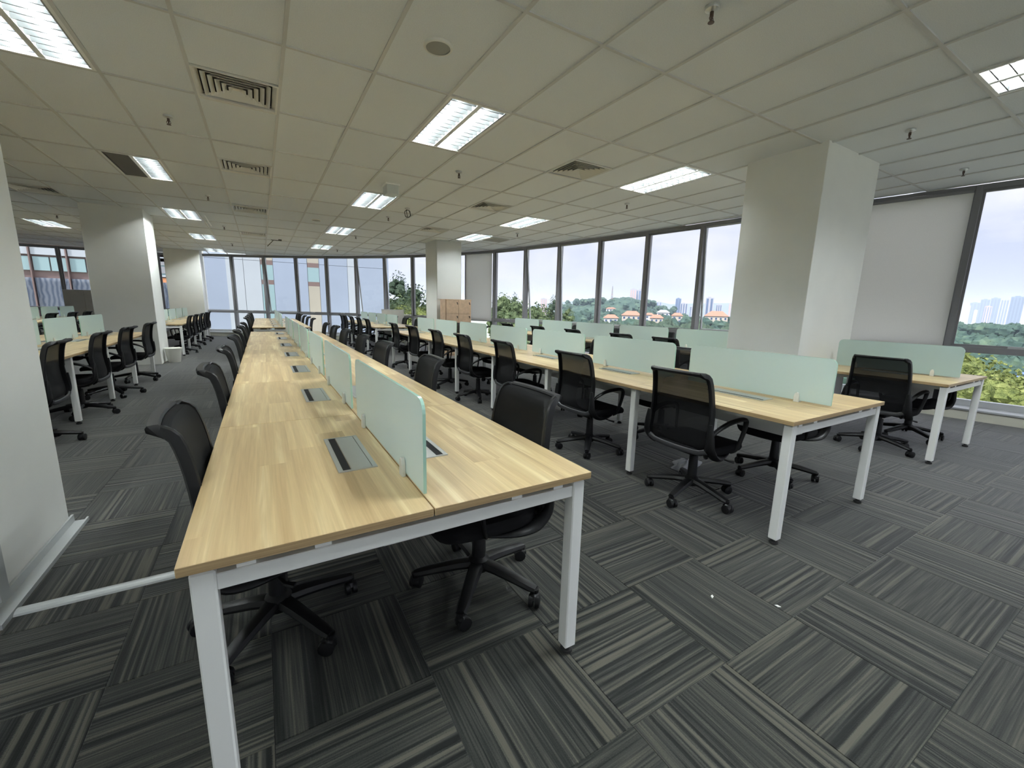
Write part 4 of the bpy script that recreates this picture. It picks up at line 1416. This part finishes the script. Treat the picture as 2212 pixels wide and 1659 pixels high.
TREES = [
    (12.2, 43.6, 4.5, 1.5, 9.0, 'leaf_dark', 'dark tall tree showing highest between far wing and the locker column', 0.9),
    (14.6, 46.5, 3.5, 2.4, 8.5, 'leaf_dark', 'dark bushy tree just behind the locker column window', 1.0),
    (10.9, 37.0, 2.2, 2.2, 7.5, 'leaf_green', 'mid green tree in front of the tall dark one by the far wing', 1.0),
    (13.6, 37.5, 2.1, 2.1, 8.0, 'leaf_green', 'mid green tree next to the locker column', 1.0),
    (8.4, 28.9, 1.25, 1.0, 3.2, 'leaf_bright', 'bright yellow green bush low in the window by the far wing', 1.1),
    (9.4, 28.3, 1.15, 1.0, 3.0, 'leaf_bright', 'second bright yellow green bush nearer the locker column', 1.1),
    (29.6, 52.8, 3.1, 2.0, 8.0, 'leaf_green', 'green tree rising at the edge of the blind by the lockers', 1.0),
    (36.2, 60.4, 3.6, 1.1, 8.0, 'leaf_dark', 'narrow dark tree behind the first clear window past the lockers', 0.8),
    (28.8, 47.6, 2.3, 2.6, 8.0, 'leaf_green', 'round green tree in the first clear window past the lockers', 1.0),
    (33.6, 49.8, 1.9, 2.7, 8.0, 'leaf_green', 'pale green wide tree in the second clear window past the lockers', 1.0),
    (44.4, 60.9, 3.4, 1.5, 9.0, 'leaf_dark', 'tall dark tree beside the first opened sash', 0.9),
    (37.6, 47.8, 1.5, 1.2, 6.0, 'leaf_green', 'slim green tree showing past the opened sash', 0.9),
    (44.2, 9.4, -1.2, 3.2, 8.0, 'leaf_bright', 'yellow green tree low in the window beside the wide column', 1.0),
    (41.4, 6.6, -1.9, 3.0, 8.0, 'leaf_bright', 'yellow green tree low in the big window at the photo edge', 1.0),
    (47.0, 3.6, -2.2, 3.4, 8.0, 'leaf_green', 'mid green tree lowest in the big window at the photo edge', 1.0),
    (50.0, 14.0, -1.6, 3.2, 8.0, 'leaf_green', 'mid green tree hidden partly by the blind bay', 1.0),
]
for q, (x, y, top, rad, hgt, m_, lab, slim) in enumerate(TREES):
    tree(x, y, top, rad, hgt, m_, lab, 40 + q, slim)


def wood(name, pts, rmin, rmax, m_, label, seed):
    rr = random.Random(seed)
    mb = MB()
    for (x, y, ztop, n, sx, sy) in pts:
        for _ in range(n):
            r_ = rr.uniform(rmin, rmax)
            blob(mb, (x + rr.gauss(0, sx), y + rr.gauss(0, sy), ztop - r_ * 0.85 - abs(rr.gauss(0, 1)) * r_ * 0.7), r_, rr, 14, 9)
    o = mb.build(name, m_, smooth=True)
    tag(o, label, 'trees', None, 'stuff')


wood('woodland', [(121, 119, -2.9, 26, 8, 8), (110, 100, -3.2, 22, 8, 7), (120, 89, -2.0, 30, 7, 12), (130, 75, -2.4, 26, 7, 12), (100, 110, -4.0, 18, 8, 8), (95, 130, -3.2, 18, 8, 8)], 2.0, 4.2, 'leaf_dark', 'dark green tree tops below the open windows', 3)
wood('woodland', [(150, 145, -2.0, 30, 14, 14), (190, 165, -1.5, 40, 16, 16), (215, 140, -1.5, 40, 16, 22), (180, 105, -3.0, 30, 12, 20), (205, 215, 1.0, 36, 16, 16)], 3.0, 6.0, 'leaf_far', 'hazy tree tops among the far houses', 4)
wood('woodland', [(255, 47, -0.5, 90, 10, 16), (250, 20, -0.7, 80, 10, 16), (200, 40, -4.0, 90, 14, 14), (190, 20, -5.0, 80, 12, 14), (120, 26, -4.5, 70, 8, 10), (110, 12, -5.0, 70, 8, 8), (90, 18, -5.5, 50, 5, 6)], 1.6, 3.6, 'leaf_far', 'belt of trees in the big window at the photo edge', 5)


# thin haze over the town
t = mat('haze')
vs_ = t.n('ShaderNodeVolumeScatter', ins={'Color': (0.62, 0.71, 0.92, 1), 'Density': 0.0004, 'Anisotropy': 0.3})
t.link(vs_.outputs[0], t.o.inputs['Volume'])
HZ = Matrix.Rotation(-0.25, 4, 'Z')
o = MB().prism([(70, -900), (3600, -3200), (3600, 3600), (-300, 3600), (-300, 330), (20, 120)], -30.0, 75.0).build('haze', 'haze')
tag(o, 'thin bluish haze hanging over the town outside', 'haze', None, 'stuff')


# wooded hill with a mast on it
def hill(cx, cy_, rx, ry, top, ang, m_, label, seed, res=40):
    rr = random.Random(seed)
    ph = [rr.uniform(0, 6.28) for _ in range(6)]

    def fn(u, v_):
        x, y = (u * 2 - 1) * rx, (v_ * 2 - 1) * ry
        d = math.sqrt((x / rx) ** 2 + (y / ry) ** 2)
        h = max(0, 1 - d * d) ** 1.2
        h *= 1 + 0.10 * math.sin(x / rx * 7 + ph[0]) * math.cos(y / ry * 5 + ph[1])
        z = (top - GZ) * h + (rr.uniform(-1, 1) * min(1.6, (top - GZ) * 0.03) if h > 0 else 0)
        ca, sa = math.cos(ang), math.sin(ang)
        return (x * ca - y * sa, x * sa + y * ca, z)
    o = MB().grid(fn, res, res).build('hill', m_, None, (cx, cy_, GZ), smooth=True)
    tag(o, label, None, None, 'structure')


hill(300, 312, 75, 60, 12.0, -0.75, 'leaf_far', 'dark wooded hill with the mast', 11, 56)
wood('woodland', [(300, 312, 13.2, 26, 9, 9), (318, 295, 11.5, 22, 8, 8), (282, 329, 11.5, 22, 8, 8), (332, 282, 6.5, 20, 8, 8), (268, 342, 6.5, 20, 8, 8), (345, 270, -1.0, 20, 8, 8), (290, 300, 9.0, 24, 12, 10), (318, 280, 3.0, 20, 10, 8)], 2.0, 3.8, 'leaf_far', 'hazy trees along the ridge of the wooded hill', 6)
hill(1900, 1950, 700, 300, 62, -0.75, 'leaf_far', 'pale distant mountain behind the hill', 12)
hill(2500, 1500, 900, 300, 58, -1.0, 'leaf_far', 'pale distant mountain behind the tower blocks', 13)
r = thing('radio_mast', 'thin lattice mast standing on the wooded hill', 'mast', (293.8, 307, 8))
for s in range(4):
    a_ = PI / 4 + s * PI / 2
    MB().tube([(1.1 * math.cos(a_), 1.1 * math.sin(a_), 0), (0.15 * math.cos(a_), 0.15 * math.sin(a_), 15.7)], 0.16, 5).build('mast_leg', 'wing_grey', r)
for q in range(7):
    k0, k1 = 1.1 - q * 0.135, 1.1 - (q + 1) * 0.135
    z0, z1 = q * 2.2, (q + 1) * 2.2
    mb = MB()
    for s in range(4):
        a0, a1 = PI / 4 + s * PI / 2, PI / 4 + (s + 1) * PI / 2
        mb.tube([(k0 * math.cos(a0), k0 * math.sin(a0), z0), (k1 * math.cos(a1), k1 * math.sin(a1), z1)], 0.10, 4)
    mb.build('brace', 'mast_red' if q % 2 else 'wing_grey', r)


def tower(x, y, w_, d_, top, m_, mwin, label, bands=4, floors=0, name='tower_block', rz=None, cap=True):
    ang = math.atan2(y, x) - PI / 2 if rz is None else rz
    r = thing(name, label, 'building', (x, y, GZ), ang, 'far tower blocks')
    h = top - GZ
    MB().box(-w_ / 2, w_ / 2, -d_ / 2, d_ / 2, 0, h).build('wall', m_, r)
    for q in range(bands):
        a = -w_ / 2 + w_ * (q + 0.25) / bands
        b = -w_ / 2 + w_ * (q + 0.75) / bands
        MB().box(a, b, -d_ / 2 - 0.25, -d_ / 2 + 0.2, h * 0.10, h * 0.965).build('window_strip', mwin, r)
    for q in range(floors):
        z = h - 2.2 - q * 3.0
        MB().box(-w_ / 2 - 0.1, w_ / 2 + 0.1, -d_ / 2 - 0.7, -d_ / 2 + 0.1, z, z + 0.9).build('balcony', m_, r)
    if cap:
        MB().box(-w_ / 4, w_ / 6, -d_ / 4, d_ / 4, h, h + max(1.2, h * 0.03)).build('roof_plant', m_, r)
    return r


tower(579.4, 551.7, 11.2, 12, 38.5, 'tower_pale', 'tower_pink', 'tall pale tower block with warm bands, tallest pair behind the hill', 3)
tower(603.4, 555.2, 20, 14, 38.0, 'tower_pale', 'tower_blue', 'tall pale tower block with blue bands, tallest pair behind the hill', 4)
tower(559.2, 543.8, 11, 10, 21, 'tower_pale', 'tower_glass', 'lower pale block in front of the tallest pair of towers', 3)
tower(708.4, 555.2, 10.2, 10, 25.7, 'tower_blue', 'tower_glass', 'slim bluish tower block past the hill', 2)
tower(699.1, 534.4, 13.1, 10, 16.5, 'tower_pale', 'tower_glass', 'stepped pale block beside the slim bluish tower', 3)
tower(576.7, 396.7, 11.2, 12, 22.2, 'tower_pale', 'tower_glass', 'two tone tower block above the orange roofed flats', 2)
tower(751, 496.1, 10.3, 10, 15.5, 'tower_pale', 'tower_glass', 'pale low tower block nearer the wide column', 3)
tower(838.2, 712.3, 12.9, 10, 22.6, 'tower_pale', 'tower_blue', 'pale hazy tower block past the pair of towers', 2)
tower(762, 478.8, 7.7, 8, 18.4, 'tower_pale', 'tower_pink', 'slim pale tower block touching the wide column in view', 2)
tower(884.8, 653.5, 10.2, 10, 13.2, 'tower_pale', 'tower_glass', 'smallest pale hazy block between the towers', 2)
tower(457, 656.7, 12.1, 10, 18.6, 'tower_pale', 'tower_pink', 'pale pink tinted block beside the tall dark tree', 3)
tower(560, 690, 10, 10, 14, 'tower_pale', 'tower_blue', 'pale block over the tree tops near the first opened sash', 2)
for q, dx in enumerate((-30, -12, 6, 24)):
    tower(772.7 + dx, 917.4 - dx, 10, 10, [16, 24, 19, 22][q], 'tower_pale', 'tower_blue', ['lowest', 'tallest', 'second lowest', 'second tallest'][q] + ' of four hazy blocks beyond the opened sash', 2)
tower(2149.4, 469.4, 9, 10, 45, 'tower_pale', 'tower_pink', 'cream tower at the frame edge of the city skyline', 2)
tower(2352.8, 473.5, 24, 20, 71, 'tower_blue', 'tower_glass', 'broad blue tower rising in the middle of the skyline', 3)
tower(2259.4, 430.4, 23, 20, 73, 'tower_blue', 'tower_glass', 'blue tower next to the broad one of the skyline', 3)
tower(1968.2, 354.9, 17, 20, 60, 'tower_pale', 'tower_blue', 'pale striped tower of the skyline', 3)
tower(1873.7, 314.6, 26, 20, 64.5, 'tower_blue', 'tower_glass', 'largest blue tower of the skyline at the photo edge', 4)
tower(1766.2, 347.1, 14, 12, 35, 'tower_pink', 'tower_blue', 'low pink tower in front of the skyline', 3)
tower(1761.8, 369.2, 7, 8, 24, 'house_white', 'tower_pale', 'small white block in front of the skyline', 2)
tower(2543.4, 539.1, 30, 20, 64, 'tower_blue', 'tower_glass', 'dim blue tower deepest in the skyline', 3)


def house(x, y, w_, d_, eave, ridge, m_, roof, label, rows=2, cols=4, rz=None):
    ang = (math.atan2(y, x) - PI / 2) if rz is None else rz
    r = thing('house', label, 'house', (x, y, GZ), ang, 'houses below the windows')
    h, hr = eave - GZ, ridge - GZ
    MB().box(-w_ / 2, w_ / 2, -d_ / 2, d_ / 2, 0, h).build('wall', m_, r)
    o_ = 0.5
    mb = MB()
    mb.v = [(-w_ / 2 - o_, -d_ / 2 - o_, h), (w_ / 2 + o_, -d_ / 2 - o_, h), (w_ / 2 + o_, d_ / 2 + o_, h), (-w_ / 2 - o_, d_ / 2 + o_, h), (-w_ / 4, 0, hr), (w_ / 4, 0, hr)]
    for q in ((0, 1, 5, 4), (1, 2, 5), (2, 3, 4, 5), (3, 0, 4), (0, 3, 2, 1)):
        mb.face(q)
    mb.build('roof', roof, r)
    for a in range(cols):
        for b in range(rows):
            x0 = -w_ / 2 + w_ * (a + 0.25) / cols
            x1 = -w_ / 2 + w_ * (a + 0.75) / cols
            z1 = h - 0.6 - b * 1.9
            f = MB().box(x0, x1, -d_ / 2 - 0.12, -d_ / 2, z1 - 1.2, z1).build('window', 'house_white', r)
            MB().box(x0 + 0.1, x1 - 0.1, -d_ / 2 - 0.14, -d_ / 2 - 0.1, z1 - 1.1, z1 - 0.1).build('pane', 'tower_glass', f)
    return r


house(159.2, 151.8, 9, 8, -1.2, 0.9, 'house_wall', 'roof_red', 'cream house with red roof below the pair of towers', 2, 4)
house(168.5, 144.0, 6, 7, -2.2, -0.6, 'house_wall', 'roof_red', 'cream house with red roof, lower wing of the one below the towers', 2, 3)
house(138.4, 144.4, 6.2, 6, -2.4, -0.9, 'house_white', 'roof_red', 'white house with red roof low beside the window bar', 2, 3)
house(195, 172, 4.4, 6, -1.2, 0.0, 'house_white', 'roof_red', 'small white house with red roof past the window bar', 2, 2)
house(230.6, 191.9, 7.6, 6, 0.2, 1.9, 'house_white', 'wing_panel_pale', 'white house with pale grey roof on the hill foot', 2, 3)
house(204.6, 160.3, 5.6, 6, -1.2, 0.4, 'house_wall', 'roof_red', 'small cream house with red roof near the orange roofed flats', 2, 2)
house(228, 238.6, 6.9, 6, 2.0, 3.0, 'house_white', 'roof_red', 'white house highest on the wooded hill', 1, 3)
flats = house(191.5, 127.3, 10.0, 9, -0.6, 1.8, 'house_wall', 'roof_red', 'orange roofed cream block of flats beside the wide column', 4, 5)
house(59.4, 7.9, 3.2, 4, -4.6, -3.4, 'house_white', 'roof_blue', 'white house with blue roof low at the photo edge', 1, 3)
